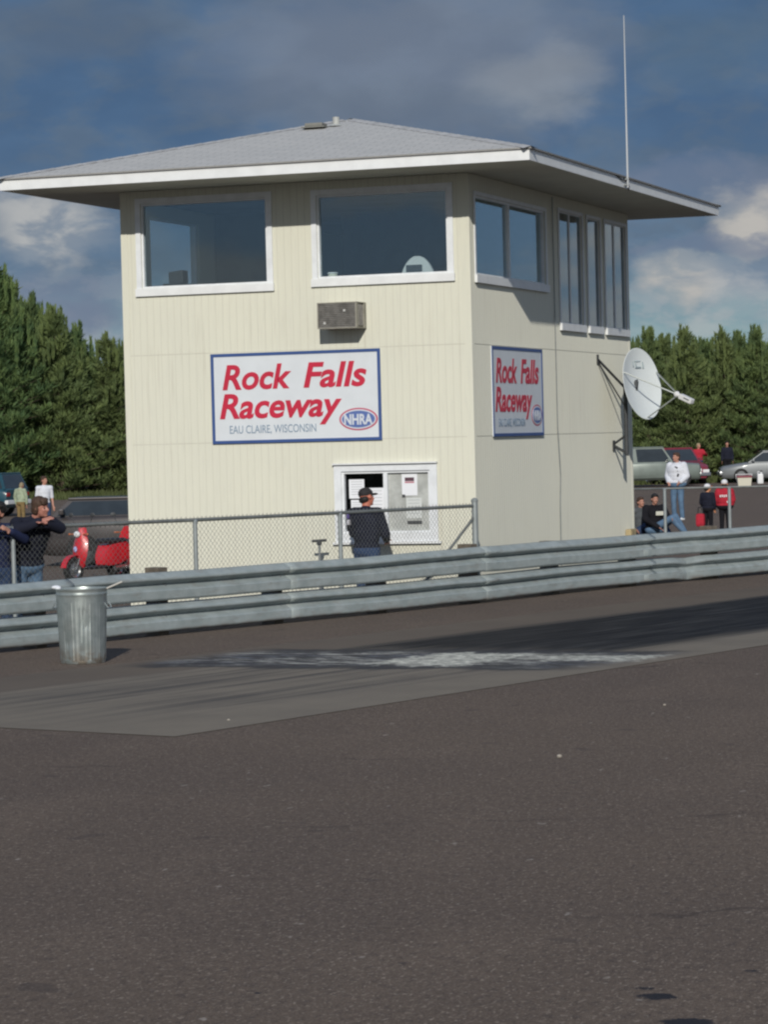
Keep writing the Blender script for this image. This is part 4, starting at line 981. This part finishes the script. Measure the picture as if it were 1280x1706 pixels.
# neighbour cut off by the left edge
lf = dict(elL=(.30,-.16,1.30), wrL=(.10,-.33,1.40), elR=(-.28,-.16,1.3), wrR=(-.08,-.30,1.40), head=(0,-.12,1.62))
person('person in a dark blue sweatshirt at the fence cut off by the left edge', (-3.36,-7.21,-.18), FRD+R(20), cloth('blue_navy', (.022, .030, .075)), DJEAN, HD, lf, .97, .013, face=(-.6,-.8,0), bulk=1.1)
# customer at the serving window, back to the camera
tm = dict(head=(.02,-.06,1.61), neck=(0,.0,1.45), elL=(.25,-.08,1.16), elR=(-.25,-.06,1.14), wrL=(.14,-.30,1.16), wrR=(-.12,-.28,1.06))
pm, pj, _ = person('man in a dark navy jacket and dark cap facing the serving window', (-1.30,-.66,G0), R(180)+R(-14), NAVY, DJEAN, HD, tm, 1.03, .012, face=(-.25,-.95,-.05), skin=mat('skin_red', (.50, .16, .10), .55, var=.15, vscale=20), bulk=1.16,
    cap=(mat('cap_black', (.02,.018,.02), .8), mat('cap_black', (.02,.018,.02), .8)))
q = MB(); q.box((.225, .035, 1.30), (.035, .10, .07), Matrix.Rotation(R(-12), 3, 'Y'), bev=.012); q.build('sleeve_patch', mat('patch_white', (.55, .55, .6), .8), pm)
q = MB(); q.box((.225, .04, 1.375), (.04, .09, .06), Matrix.Rotation(R(-18), 3, 'Y'), bev=.012); q.build('sleeve_patch', mat('patch_purple', (.10, .07, .25), .8), pm)
# boy in white and person in pale green, further back on the left
person('boy in a white T-shirt standing far behind the fence on the left', (-23.1, 34.6, G0), FRD+R(20), WHITEC, DJEAN, HB, None, .93, .018, face=(.5,-.8,0), sleeves=False)
person('person in a pale green top and khaki trousers beside the blue van', (-27.75, 42.5, G0), FRD+R(150), PALEG, KHAKI, mat('hair_sandy', (.25,.20,.12), .7), dict(head=(0,-.10,1.58), chest=(0,-.03,1.3), elL=(.28,-.02,1.18), elR=(-.27,.0,1.18)), .80, .018, face=(0,-.9,-.4), bulk=1.15)
# right-hand group
hm = dict(elL=(.26,.02,1.15), elR=(-.26,.0,1.15), wrL=(.16,-.16,1.0), wrR=(-.15,-.18,1.0), head=(.0,-.04,1.63))
ph, _, _ = person('man in a white hooded sweatshirt and pale jeans standing right of the tower', (-6.72, 39.6, G0), FRD+R(-30), WHITEC, JEAN, HB, hm, 1.05, .016, face=(-.3,-.95,0), bulk=1.55, shoe=M_WPL)
q = MB(); q.ell((0, .09, 1.44), (.13, .075, .09)); addmesh('hood', remesh(q, .016, 2), WHITEC, ph)
q = MB(); 
for (x, z, w_, h_) in ((.05, 1.36, .09, .06), (.08, 1.28, .05, .03), (.10, 1.17, .05, .08), (-.02, 1.32, .05, .03)): q.box((x, -.165, z), (w_, .012, h_), Matrix.Rotation(R(20), 3, 'Y'), bev=.004)
q.build('shirt_print', mat('print_black', (.05, .05, .06), .8), ph)
seat = dict(pelvis=(0,0,.16), hpL=(.09,-.02,.15), hpR=(-.09,-.02,.15), waist=(0,.04,.32), chest=(0,.02,.52), neck=(0,-.03,.69), head=(0,-.08,.85), shL=(.19,-.02,.64), shR=(-.19,-.02,.64),
    knL=(.44,-.16,.46), knR=(.30,-.36,.42), anL=(.66,-.22,.07), anR=(.60,-.42,.07), elL=(.30,-.06,.42), elR=(-.26,-.16,.42), wrL=(.30,-.30,.40), wrR=(.0,-.34,.22))
sm1, _, _ = person('seated man in a black shirt with a pale print behind the pipe fence', (-4.62, 28.45, G0-.0), FRD+R(10), BLACK, JEAN, HD, seat, 1.02, .015, face=(.0,-.97,-.12), bulk=1.38, group='people sitting on the ground right of the tower')
q = MB(); q.box((.08, -.185, .53), (.19, .02, .09), Matrix.Rotation(R(8), 3, 'X'), bev=.006); q.build('shirt_print', mat('print_cream', (.60, .60, .52), .8), sm1)
seat2 = dict(seat); seat2.update(elR=(-.30,-.05,.40), wrR=(-.16,-.26,.20))
person('seated youth with a ruddy face half hidden by the corner of the tower', (-5.06, 28.9, G0-.04), FRD+R(5), GREY, DJEAN, HB, seat2, .98, .015, face=(.3,-.9,0), group='people sitting on the ground right of the tower')
person('person in a red top and navy trousers standing beside the red car', (-19.0, 95.6, G0), FRD+R(10), REDC, DJEAN, mat('hair_fair', (.35,.27,.16), .7), dict(elL=(.34,-.05,1.2), wrL=(.25,-.28,1.3)), 1.03, .022, face=(.4,-.9,0), bulk=1.2)
person('person in a dark jacket standing behind the silver car', (-18.0, 97.2, G0), FRD, NAVY, BLACK, HD, None, 1.06, .022, bulk=1.2)

# ---------------------------------------------------------------- vehicles
def wheel(root, x, y, r=.33, w=.20, axis='Y', tyre=M_RUB, rimm=M_CHR, rot=None):
    M_ = rot or Matrix.Rotation(R(90), 3, 'X'); h = w/2
    q = MB(); q.lathe([(r*.62, -h*.9), (r*.9, -h), (r*.98, -h*.75), (r, -h*.3), (r, h*.3), (r*.98, h*.75), (r*.9, h), (r*.62, h*.9)], (x, y, r), 24, M_); tw_ = q.build('wheel', tyre, root, smooth=True)
    q = MB(); q.lathe([(.0001, -h*.75), (r*.18, -h*.8), (r*.2, -h*.5), (r*.5, -h*.45), (r*.6, -h*.88), (r*.64, -h*.88), (r*.64, h*.88), (r*.6, h*.88), (r*.5, h*.45), (r*.2, h*.5), (r*.18, h*.8), (.0001, h*.75)], (x, y, r), 20, M_)
    q.build('rim', rimm, tw_, smooth=True)
def car(label, cat, loc, rz, body, hull, roof, W=1.75, wheels=(1.35,-1.35), trim=M_CHR, name='parked_car', group='cars parked in the far lot', wr=.33, bumper=None, rimm=M_CHR):
    """hull: (x, zbottom, ztop, halfwidth); roof: front base x, front top x, rear top x, rear base x, belt z, top z"""
    root = thing(name, label, cat, loc, rz, group); q = MB(); secs = []; k = 10
    for (x, zb, zt, hw_) in hull:
        s_ = [(hw_*.86, zb), (hw_*.98, zb+.10), (hw_, zb+.25*(zt-zb)+.05), (hw_, zt-.18), (hw_*.97, zt-.07), (hw_*.86, zt)]
        ring = [(x, y, z) for y, z in s_] + [(x, -y, z) for y, z in reversed(s_)]; secs += ring
    n = 12; fs = [(i*n+j_, i*n+(j_+1) % n, (i+1)*n+(j_+1) % n, (i+1)*n+j_) for i in range(len(hull)-1) for j_ in range(n)]
    fs += [tuple(range(n))[::-1], tuple(range((len(hull)-1)*n, len(hull)*n))]
    q.add(secs, fs); bo = q.build('body', body, root, smooth=True)
    xf0, xf1, xr1, xr0, zb, zt = roof; hb = W/2*.93; ht = W/2*.76
    q = MB(); B_ = [(xf0, hb), (xf1, ht), (xr1, ht), (xr0, hb)]
    vs = [(xf0, -hb, zb-.03), (xf0, hb, zb-.03), (xf1, hb*.84, zt-.03), (xf1, -hb*.84, zt-.03), (xr1, hb*.84, zt-.03), (xr1, -hb*.84, zt-.03), (xr0, hb, zb-.03), (xr0, -hb, zb-.03)]
    q.add(vs, [(0,1,2,3), (3,2,4,5), (5,4,6,7), (1,6,4,2), (0,3,5,7), (0,7,6,1)]); q.build('cabin', body, root)
    q = MB(); q.box(((xf1+xr1)/2, 0, zt), (xf1-xr1+.02, 2*hb*.84+.02, .05), bev=.02); q.build('roof', body, root)
    def lerp(a_, b2, t): return tuple(a_[i]+(b2[i]-a_[i])*t for i in range(3))
    def panel(c0, c1, c2, c3, nrm, nm='window', ins=.10):
        c_ = [Vector(c0), Vector(c1), Vector(c2), Vector(c3)]; ctr = sum(c_, Vector())/4; pts = [p.lerp(ctr, ins) + Vector(nrm)*.008 for p in c_]
        q = MB(); q.add(pts + [p - Vector(nrm)*.006 for p in pts], [(0,1,2,3), (7,6,5,4)] + [(i, 4+i, 4+(i+1) % 4, (i+1) % 4) for i in range(4)]); q.build(nm, M_CGL, root)
    panel(vs[0], vs[1], vs[2], vs[3], (.7,0,.7), 'windscreen'); panel(vs[7], vs[6], vs[4], vs[5], (-.7,0,.5), 'rear_window')
    for sg, (a_, b2, c_, d_) in ((1, (vs[1], vs[2], vs[4], vs[6])), (-1, (vs[0], vs[3], vs[5], vs[7]))):
        m0, m1 = lerp(a_, d_, .5), lerp(b2, c_, .5)
        panel(a_, b2, m1, m0, (0, sg, .15), 'side_window', .12); panel(m0, m1, c_, d_, (0, sg, .15), 'side_window', .12)
        q = MB(); q.box((xf0-.25, sg*(hb+.12), zb+.07), (.10, .16, .11), bev=.02); q.build('mirror', body, root)
    for x in wheels:
        for sg in (-1, 1): wheel(root, x, sg*(W/2-.08), wr, rimm=rimm)
    xa, xb = hull[0][0], hull[-1][0]
    for sg in (-1, 1):
        q = MB(); q.box((xa-.005, sg*(W/2-.24), hull[0][2]-.17), (.05, .30, .13), bev=.02); q.build('headlight', mat('lamp_clear', (.75,.77,.78), .15), root)
        q = MB(); q.box((xb+.005, sg*(W/2-.22), hull[-1][2]-.17), (.05, .26, .14), bev=.02); q.build('tail_light', mat('lamp_red', (.35,.02,.02), .2), root)
    for x in (xa, xb):
        q = MB(); q.box((x, 0, hull[0][1]+.16), (.14, W*.96, .15), bev=.03); q.build('bumper', trim, root)
    return root
sedan = [(2.25,.28,.66,.72),(2.1,.22,.76,.82),(1.3,.20,.88,.87),(.7,.20,.94,.87),(-.9,.20,.95,.87),(-1.5,.22,.96,.86),(-2.15,.26,.90,.80),(-2.25,.32,.80,.72)]
sroof = (1.05,.35,-.75,-1.45,.93,1.40)
silver = mat('silver_paint', (.20,.215,.225), .45, .2, var=.1, coat=.5); navyp = mat('navy_paint', (.015,.022,.040), .3, var=.2, coat=.4)
teal = mat('teal_paint', (.012,.065,.095), .3, var=.2, coat=.5); grn = mat('grey_green_paint', (.19,.225,.205), .35, .2, var=.15, coat=.4); maroon = mat('maroon_paint', (.24,.030,.055), .35, var=.2, coat=.4)
car('silver sedan parked at the far right edge of the lot', 'car', (-15.0, 92.3, G0), FRD+R(178), silver, sedan, sroof)
brownc = mat('charcoal_brown_paint', (.060,.052,.052), .32, .2, var=.2, coat=.4)
car('low charcoal estate car parked close behind the fence and partly hidden by the tower', 'car', (-12.4, 17.7, G0), FRD+R(176), brownc, [(2.22,.30,.93,.74),(2.12,.24,1.02,.84),(1.9,.22,1.05,.87),(-2.1,.22,1.06,.87),(-2.25,.3,.95,.75)], (2.0,1.65,-1.8,-2.1,1.04,1.36), trim=M_BLK, rimm=M_DSTEEL)
suvh = [(2.3,.35,.85,.78),(2.2,.30,.98,.88),(1.2,.30,1.06,.90),(.9,.30,1.10,.90),(-2.2,.30,1.10,.90),(-2.35,.36,1.0,.84)]
car('grey-green utility vehicle parked just right of the tower behind the hooded man', 'utility vehicle', (-19.2, 86.1, G0), FRD+R(8), grn, suvh, (1.05,.65,-2.0,-2.3,1.08,1.72), W=1.82, wr=.37, wheels=(1.45,-1.45), name='utility_vehicle')
car('teal blue van with a white bumper at the left edge of the lot', 'van', (-36.75, 55.7, G0), FRD+R(160), teal, [(2.2,.35,.85,.80),(2.1,.30,.95,.92),(1.4,.30,1.0,.93),(-2.2,.30,1.02,.93),(-2.35,.36,.95,.88)], (1.7,.95,-2.1,-2.3,1.0,1.52), W=1.88, wr=.36, wheels=(1.4,-1.4), trim=M_WPL, name='passenger_van')
car('maroon red car facing the camera behind the hooded man', 'car', (-19.25, 91.8, G0), FRD+R(-75), maroon, [(a_, b2, c_*1.15, d_) for a_, b2, c_, d_ in sedan], (1.05,.45,-.9,-1.5,1.05,1.62))

def scooter(label, loc, rz, red=M_RED, group='small red scooters', steer=0.0, sc=1.0):
    """local -y is forward"""
    root = thing('motor_scooter', label, 'scooter', loc, rz, group); root.scale = (sc,)*3
    MX = Matrix.Rotation(R(90), 3, 'Y')
    wheel(root, 0, -.62, .24, .11, rot=MX); wheel(root, 0, .55, .24, .12, rot=MX)
    q = MB(); prof = [(-.04, .24, .02), (-.12, .34, .10), (-.19, .50, .17), (-.20, .64, .19), (-.15, .80, .17), (-.09, .94, .12), (-.05, 1.05, .07)]
    vs = []
    for (y, z, w) in [( -.36-.02*i, p[1], p[2]) for i, p in enumerate(prof)]:
        pass
    rows = [(-.40,.24,.05,.05),(-.46,.34,.12,.06),(-.47,.48,.18,.07),(-.45,.62,.20,.08),(-.42,.76,.18,.08),(-.39,.90,.13,.08),(-.36,1.02,.08,.07)]
    for (y, z, w, t_) in rows: vs += [(-w, y+.03, z), (-w*.55, y-t_*.6, z), (0, y-t_, z), (w*.55, y-t_*.6, z), (w, y+.03, z), (w*.5, y+.05, z), (-w*.5, y+.05, z)]
    n = 7; fs = [(i*n+k, i*n+(k+1) % n, (i+1)*n+(k+1) % n, (i+1)*n+k) for i in range(len(rows)-1) for k in range(n)] + [tuple(range(n))[::-1], tuple(range((len(rows)-1)*n, len(rows)*n))]
    q = MB(); q.add(vs, fs); q.build('front_shield', red, root, smooth=True)
    q = MB(); q.ell((0, -.50, .90), (.075, .05, .06)); q.build('headlight', mat('lamp_clear', (.75,.77,.78), .15), root)
    q = MB(); q.ell((0, -.555, .62), (.045, .02, .055)); q.build('emblem', mat('emblem_pale', (.40, .45, .75), .4), root)
    q = MB(); q.path([(-.30,-.30,1.06), (-.12,-.36,1.05), (.12,-.36,1.05), (.30,-.30,1.06)], .016); q.build('handlebar', M_DSTEEL, root)
    for sg in (-1, 1):
        q = MB(); q.tube((sg*.20,-.34,1.05), (sg*.26,-.36,1.22), .008); q.ell((sg*.28,-.36,1.26), (.06,.015,.045)); q.build('mirror', M_DSTEEL, root)
        q = MB(); q.ell((sg*.23,-.46,.90), (.028,.02,.02)); q.tube((sg*.10,-.44,.90), (sg*.22,-.46,.90), .012); q.build('indicator', mat('lamp_amber', (.45,.12,.03), .3), root)
    q = MB()
    for k in range(9):
        a_ = math.pi*(.12+.76*k/8)
        for sg in (-1, 1): pass
        q.box((0, -.62+.265*math.cos(a_), .24+.265*math.sin(a_)), (.13, .11, .014), Matrix.Rotation(-(math.pi/2-a_), 3, 'X') if False else Matrix.Rotation(a_-math.pi/2, 3, 'X'))
    q.build('front_fender', red, root)
    q = MB(); q.tube((.07,-.62,.24), (.05,-.42,.62), .016); q.tube((-.07,-.62,.24), (-.05,-.42,.62), .016); q.build('fork', M_CHR, root)
    q = MB(); q.box((0, -.10, .26), (.30, .62, .06), bev=.025); q.build('footboard', M_BLK, root)
    q = MB(); rows = [(.12,.30,.52,.14),(.22,.28,.66,.17),(.50,.30,.70,.18),(.80,.40,.72,.13),(.92,.50,.68,.08)]; vs = []
    for (y, zb, zt, w) in rows: vs += [(-w*.8,y,zb), (-w,y,(zb+zt)/2), (-w*.85,y,zt), (w*.85,y,zt), (w,y,(zb+zt)/2), (w*.8,y,zb)]
    n = 6; fs = [(i*n+k, i*n+(k+1) % n, (i+1)*n+(k+1) % n, (i+1)*n+k) for i in range(len(rows)-1) for k in range(n)] + [tuple(range(n))[::-1], tuple(range((len(rows)-1)*n, len(rows)*n))]
    q.add(vs, fs); q.build('rear_body', red, root, smooth=True)
    q = MB(); q.box((0, .42, .745), (.27, .62, .09), bev=.04); q.build('seat', M_BLK, root)
    q = MB(); q.tube((.16,.35,.22), (.17,.80,.26), .045); q.build('exhaust', M_CHR, root)
    return root
scooter('red scooter with a blue emblem facing the camera behind the left fence', (-10.62, 11.0, G0), FRD+R(-38), sc=.95)
s2_ = scooter('second red scooter with white panels half hidden by the left tower corner', (-10.35, 11.95, G0), FRD+R(196), sc=.92)
q = MB(); q.box((0, .98, .22), (.40, .10, .20), bev=.03); q.build('white_panel', M_WPL, s2_)
q = MB(); q.box((0, .93, .52), (.42, .30, .36), bev=.07); q.build('top_box', M_RED, s2_)
kid = dict(elL=(.25,.0,1.16), elR=(-.25,.0,1.16), wrL=(.20,-.10,.95), wrR=(-.20,-.10,.95))
k1, _, _ = person('small child seen from behind in a puffy red jacket with white lettering', (-2.80,27.7,G0), FRD+R(170), REDC, BLACK, HD, kid, .73, .014, face=(0,-1,0), child=True, bulk=1.62, shoe=M_WPL, cap=(mat('cap_white', (.7,.7,.72), .7), REDC), skin=mat('skin_warm', (.6,.27,.14), .55), group='small children right of the tower')
for kx in range(5):
    q = MB(); q.box((.12-.06*kx, .212, 1.27+.008*(kx % 2)), (.038, .012, .07), bev=.004); q.build('shirt_print', M_WPL, k1)
q = MB(); q.box((-.14, .20, 1.10), (.13, .012, .06), Matrix.Rotation(R(15), 3, 'Y'), bev=.004); q.build('shirt_print', M_WPL, k1)
k2, _, _ = person('small child in a navy jacket holding a red bag beside the child in red', (-3.17,27.6,G0), FRD+R(140), NAVY, BLACK, HD, kid, .68, .014, face=(-.3,-.9,0), child=True, bulk=1.4, cap=(mat('cap_white', (.7,.7,.72)), mat('cap_orange', (.6,.15,.04), .7)), skin=mat('skin_warm', (.6,.27,.14)), group='small children right of the tower')
bg = thing('duffel_bag', 'red bag held at the side of the child in the navy jacket', 'bag', (-3.30, 27.4, G0+.25))
q = MB(); q.box((0,0,.15), (.20,.16,.30), bev=.06); q.build('bag_body', REDC, bg); q = MB(); q.path([(-.06,0,.28),(-.04,0,.44),(.04,0,.44),(.06,0,.28)], .012); q.build('strap', M_BLK, bg)
# cooler and jug near the silver car
cl = thing('picnic_cooler', 'cream cooler with a maroon lid standing before the silver car', 'cooler', (-14.1, 82.6, G0), FRD)
q = MB(); q.add([(-.26,-.18,0),(.26,-.18,0),(.26,.18,0),(-.26,.18,0),(-.30,-.21,.38),(.30,-.21,.38),(.30,.21,.38),(-.30,.21,.38)], [(0,3,2,1),(4,5,6,7),(0,1,5,4),(1,2,6,5),(2,3,7,6),(3,0,4,7)]); q.build('cooler_body', mat('cream_plastic', (.60,.58,.48), .5), cl)
q = MB(); q.box((0,0,.425), (.64,.46,.09), bev=.03); q.build('lid', mat('maroon_plastic', (.20,.03,.05), .5), cl)
q = MB(); q.path([(-.31,0,.33),(-.34,0,.52),(.34,0,.52),(.31,0,.33)], .014); q.build('handle', M_WPL, cl)
jg = thing('fuel_jug', 'tall white fuel jug with a dark cap before the silver car', 'fuel jug', (-14.6, 88.3, G0), FRD)
q = MB(); q.box((0,0,.22), (.26,.26,.44), bev=.05); q.tube((.05,0,.43), (.05,0,.52), .04); q.build('jug_body', M_WPL, jg)
q = MB(); q.tube((.05,0,.52), (.05,0,.58), .05); q.build('cap', M_BLK, jg)
q = MB(); q.path([(-.10,0,.42),(-.10,0,.53),(.02,0,.53)], .016); q.build('handle', M_WPL, jg)

# ---------------------------------------------------------------- trees
def foliage(name, c1, c2, c3):
    M = bpy.data.materials.new(name); M.use_nodes = True; t = NT(M.node_tree)
    co = t.coord(); n1 = t.noise(co, .9, 4, .6); n2 = t.noise(co, 9, 3, .6); oi = t.n('ShaderNodeObjectInfo')
    c = t.mix(t.mapr(n1, .36, .64), c1, c2); c = t.mix(t.math('MULTIPLY', t.mapr(n2, .5, .75), .6), c, c3)
    c = t.mix(t.math('MULTIPLY', oi.outputs['Random'], .35), c, (.20, .21, .08))
    d = t.n('ShaderNodeBsdfPrincipled'); t.put(d.inputs['Base Color'], c); d.inputs['Roughness'].default_value = .7; d.inputs['Specular IOR Level'].default_value = .25
    tl = t.n('ShaderNodeBsdfTranslucent'); t.put(tl.inputs[0], c); mx = t.n('ShaderNodeMixShader'); mx.inputs[0].default_value = .2
    t.nt.links.new(d.outputs[0], mx.inputs[1]); t.nt.links.new(tl.outputs[0], mx.inputs[2]); o = t.n('ShaderNodeOutputMaterial'); t.nt.links.new(mx.outputs[0], o.inputs[0])
    return M
M_FOL = foliage('pine_needles', (.135, .200, .068), (.060, .115, .050), (.25, .30, .105))
M_BARK = mat('bark', (.10, .075, .055), .95, var=.4, vscale=8)
def pine(seed, H=10.0, Rr=2.7, dens=1.0):
    rs = np.random.RandomState(seed); tuf = []; tb = MB()
    k = 9; pts = [Vector((rs.uniform(-.05,.05)*i*.3, rs.uniform(-.05,.05)*i*.3, H*i/k*.98)) for i in range(k+1)]
    for i in range(k): tb.tube(pts[i], pts[i+1], .16*(1-i/k)+.012, .16*(1-(i+1)/k)+.012, 8)
    def trunk(z): 
        i = min(k-1, int(z/(H*.98)*k)); t = z/(H*.98)*k-i; return pts[i].lerp(pts[i+1], t)
    z = .35
    while z < H*.975:
        f = z/H; prof = (min(1, (f+.10)/.28)**.6) * (1-f)**1.0*1.25 + .05
        nb = 7 if f < .8 else 5; a0 = rs.uniform(0, 6.28)
        for b in range(nb):
            if rs.rand() < .10: continue
            az = a0 + b*6.283/nb + rs.uniform(-.35,.35); L = Rr*prof*rs.uniform(.5, 1.3); rise = (.10+.75*f)*rs.uniform(.6,1.3)
            d = np.array([math.cos(az), math.sin(az), rise]); d /= np.linalg.norm(d)
            o = np.array(trunk(min(z, H*.97))); side = np.array([-math.sin(az), math.cos(az), 0])
            if L > .8: e_ = o + d*L*.85; tb.tube(o, e_, .035*(1-f)+.012, .006, 4, cap=False)
            n = max(4, int(L*9*dens))
            for i in range(n):
                t = .22 + .80*((i+rs.rand())/n); w = L*.30*(1.15-t)+.05; s_ = rs.uniform(-1,1)*w*1.3
                p = o + d*L*t + side*s_ + np.array([0,0, rs.uniform(-.10,.14) + .10*t*t*L])
                dd = d*.5 + side*np.sign(s_)*.3*abs(s_)/max(w,.05) + np.array([0,0,.85]); tuf.append(np.concatenate([p, dd/np.linalg.norm(dd), [rs.uniform(.75,1.25), .62]]))
        z += (.30 if f < .75 else .24)*rs.uniform(.8,1.2)
    # upright leaders at the tips
    top = np.array(pts[-1])
    for i in range(16): tuf.append(np.concatenate([top + np.array([rs.uniform(-.05,.05), rs.uniform(-.05,.05), -1.1+i*.09]), [0,0,1], [1.1 if i < 12 else .8, .16]]))
    for q in range(26):
        a_ = rs.uniform(0,6.28); r = rs.uniform(.2,Rr*.72); b = top + np.array([math.cos(a_)*r, math.sin(a_)*r, -.15-(r/Rr)**1.25*H*.60])
        for i in range(11): tuf.append(np.concatenate([b + np.array([0,0,i*.09]), [math.cos(a_)*.15, math.sin(a_)*.15, 1], [1.0, .20]]))
    T_ = np.array(tuf); nt = len(T_); NB = 9
    P = np.repeat(T_[:, :3], NB, 0); Dr = np.repeat(T_[:, 3:6], NB, 0); S = np.repeat(T_[:, 6], NB); SP = np.repeat(T_[:, 7], NB)
    rd = rs.normal(size=P.shape); rd /= np.linalg.norm(rd, axis=1)[:, None]
    dr = Dr*.85 + rd*SP[:, None]; dr /= np.linalg.norm(dr, axis=1)[:, None]
    L = (.24 + rs.rand(len(P))*.22)*S; sd_ = np.cross(dr, rs.normal(size=P.shape)); sd_ /= np.linalg.norm(sd_, axis=1)[:, None]
    P = P + rd*.08*SP[:, None]; w = .020 + .016*rs.rand(len(P)); tip = P + dr*L[:, None]; midp = P + dr*(L*.5)[:, None]
    V = np.empty((len(P)*4, 3)); V[0::4] = P; V[1::4] = midp + sd_*w[:, None]; V[2::4] = tip; V[3::4] = midp - sd_*w[:, None]
    me = bpy.data.meshes.new('crown'); nf = len(P)
    me.vertices.add(len(V)); me.vertices.foreach_set('co', V.astype(np.float32).ravel()); me.loops.add(nf*4); me.loops.foreach_set('vertex_index', np.arange(nf*4, dtype=np.int32))
    me.polygons.add(nf); me.polygons.foreach_set('loop_start', np.arange(nf, dtype=np.int32)*4); me.polygons.foreach_set('loop_total', np.full(nf, 4, dtype=np.int32)); me.update(); me.validate()
    me.materials.append(M_FOL)
    root = thing('pine_tree', 'x', 'tree'); tb.build('trunk', M_BARK, root); c = bpy.data.objects.new('crown', me); COL.objects.link(c); c.parent = root
    return root
protos = [pine(11), pine(23, 10, 2.4), pine(37, 10, 3.0), pine(51, 10, 2.6)]
used = [False]*4; tr = random.Random(99)
CAMP = Vector((11.2928, -36.0266))
def place_tree(px, dep, topy, label, v=None, wide=1.0):
    """stand a tree in the row: bearing and distance from the photographer, height from its top"""
    dep += 17; hz = 738 - (px-640)*.0257; ux = (px-640)/4794.2
    pos = CAMP + (Vector((fw.x, fw.y))/Vector((fw.x, fw.y)).length*1.0 + Vector((r0.x, r0.y))*ux)*dep
    H_ = 2.1 + (hz-topy)*dep/4794.2 + .45
    v = tr.randrange(4) if v is None else v
    o = protos[v] if not used[v] else copy_tree(protos[v]); used[v] = True
    o.location = (pos.x, pos.y, -.42); o.rotation_euler = (0,0,tr.uniform(0,6.28)); s_ = H_/10
    wd = s_**.75*wide*tr.uniform(.92,1.1)
    o.scale = (wd, wd, s_); o['label'] = label; o['group'] = 'pines along the edge of the lot'
    return o
LEFT = [(-95, 131, 440, 'outermost'), (0, 124, 456, 'tallest dark pine at the far left edge of the photo'), (56, 130, 514, 'bushy pine second from the left edge behind the teal van'),
        (104, 126, 534, 'pointed mid-green pine left of the tower with a thin leader'), (28, 138, 486, 'dark pine behind the gap between the two leftmost trees'), (130, 134, 560, 'lower pine between the pointed tree and the tower'),
        (186, 128, 576, 'broad pale green pine touching the left edge of the tower'), (152, 141, 604, 'small distant pine in the notch left of the tower'), (212, 133, 586, 'pine mostly hidden behind the left wall of the tower'),
        (80, 133, 530, 'narrow pine between the bushy one and the pointed one')]
for i, (x, d, ty, lb) in enumerate(LEFT):
    place_tree(x, d, ty, lb if i else 'pine beyond the left border of the view', wide=1.0 if i not in (6,) else 1.15)
RIGHT = [(1050, 126, 590, 'pine just behind the satellite dish'), (1085, 124, 566, 'pine with a double top right above the dish'), (1118, 129, 577, 'pine above the dish feed, slightly lower top'),
         (1150, 122, 562, 'rounded yellowish pine above the man in white'), (1186, 128, 585, 'short pine between the rounded one and a taller group'), (1212, 123, 564, 'tall dark pine above the dark-jacketed person'),
         (1240, 127, 572, 'pine over the roof of the silver car'), (1268, 122, 563, 'rightmost full pine at the photo edge'), (1300, 126, 570, 'pine cut off by the right edge')]
for x, d, ty, lb in RIGHT: place_tree(x, d, ty, lb)
k = 0
for x in range(-330, -110, 48): place_tree(x, 132+tr.uniform(-4,6), 480+tr.uniform(-30,30), 'pine of the row outside the left border of the view')
for x in range(258, 1040, 62): place_tree(x, 134+tr.uniform(-4,6), 585+tr.uniform(-10,22), 'pine of the row hidden behind the tower')
for x in range(1340, 1700, 44): place_tree(x, 127+tr.uniform(-4,6), 568+tr.uniform(-12,16), 'pine of the row outside the right border of the view')
for i, x in enumerate((1066, 1100, 1134, 1168, 1200, 1228, 1256, 1290)): place_tree(x, 142+tr.uniform(-2,4), 590+tr.uniform(-10,10), ('back-row pine %s' % ['behind the dish rim','between two nearer tops above the dish','over the white dish feed','behind the rounded yellowish pine','in the dip right of the rounded pine','behind the tall dark pine','behind the pine over the silver car','at the right edge'][i]))
for i, x in enumerate((-20, 20, 80, 140, 195)): place_tree(x, 146+tr.uniform(-2,4), [520,530,575,612,622][i], 'back-row pine %s' % ['at the left border','behind the tallest left pine','behind the pointed left pine','in the low notch of the left row','next to the left tower wall'][i])
# rough grass along the foot of the trees
def tufts(x0_, x1_, dep, n, seed):
    rs = np.random.RandomState(seed); X_ = rs.uniform(x0_, x1_, n); Dp = dep + rs.uniform(-8, 14, n)
    f2 = np.array([fw.x, fw.y])/math.hypot(fw.x, fw.y); r2 = np.array([r0.x, r0.y])
    P = np.array([CAMP.x, CAMP.y]) + Dp[:, None]*(f2 + r2*((X_-640)/4794.2)[:, None])
    h = .08 + .35*rs.rand(n)**2; a_ = rs.uniform(0, 6.28, n); w = .10
    V = np.zeros((n*3, 3)); V[0::3, :2] = P - np.c_[np.cos(a_), np.sin(a_)]*w; V[1::3, :2] = P + np.c_[np.cos(a_), np.sin(a_)]*w; V[2::3, :2] = P + rs.uniform(-.15,.15,(n,2)); V[0::3, 2] = V[1::3, 2] = -.46; V[2::3, 2] = -.42+h
    return V
V = np.concatenate([tufts(-400, 1750, 138, 60000, 4)]); me = bpy.data.meshes.new('grass'); nf = len(V)//3
me.vertices.add(len(V)); me.vertices.foreach_set('co', V.astype(np.float32).ravel()); me.loops.add(nf*3); me.loops.foreach_set('vertex_index', np.arange(nf*3, dtype=np.int32))
me.polygons.add(nf); me.polygons.foreach_set('loop_start', np.arange(nf, dtype=np.int32)*3); me.polygons.foreach_set('loop_total', np.full(nf, 3, dtype=np.int32)); me.update(); me.materials.append(foliage('rough_grass', (.060,.085,.025), (.050,.066,.025), (.09,.10,.04)))
go = bpy.data.objects.new('rough_grass', me); COL.objects.link(go); tag(go, 'rough green grass along the foot of the pines', 'grass', kind='stuff')
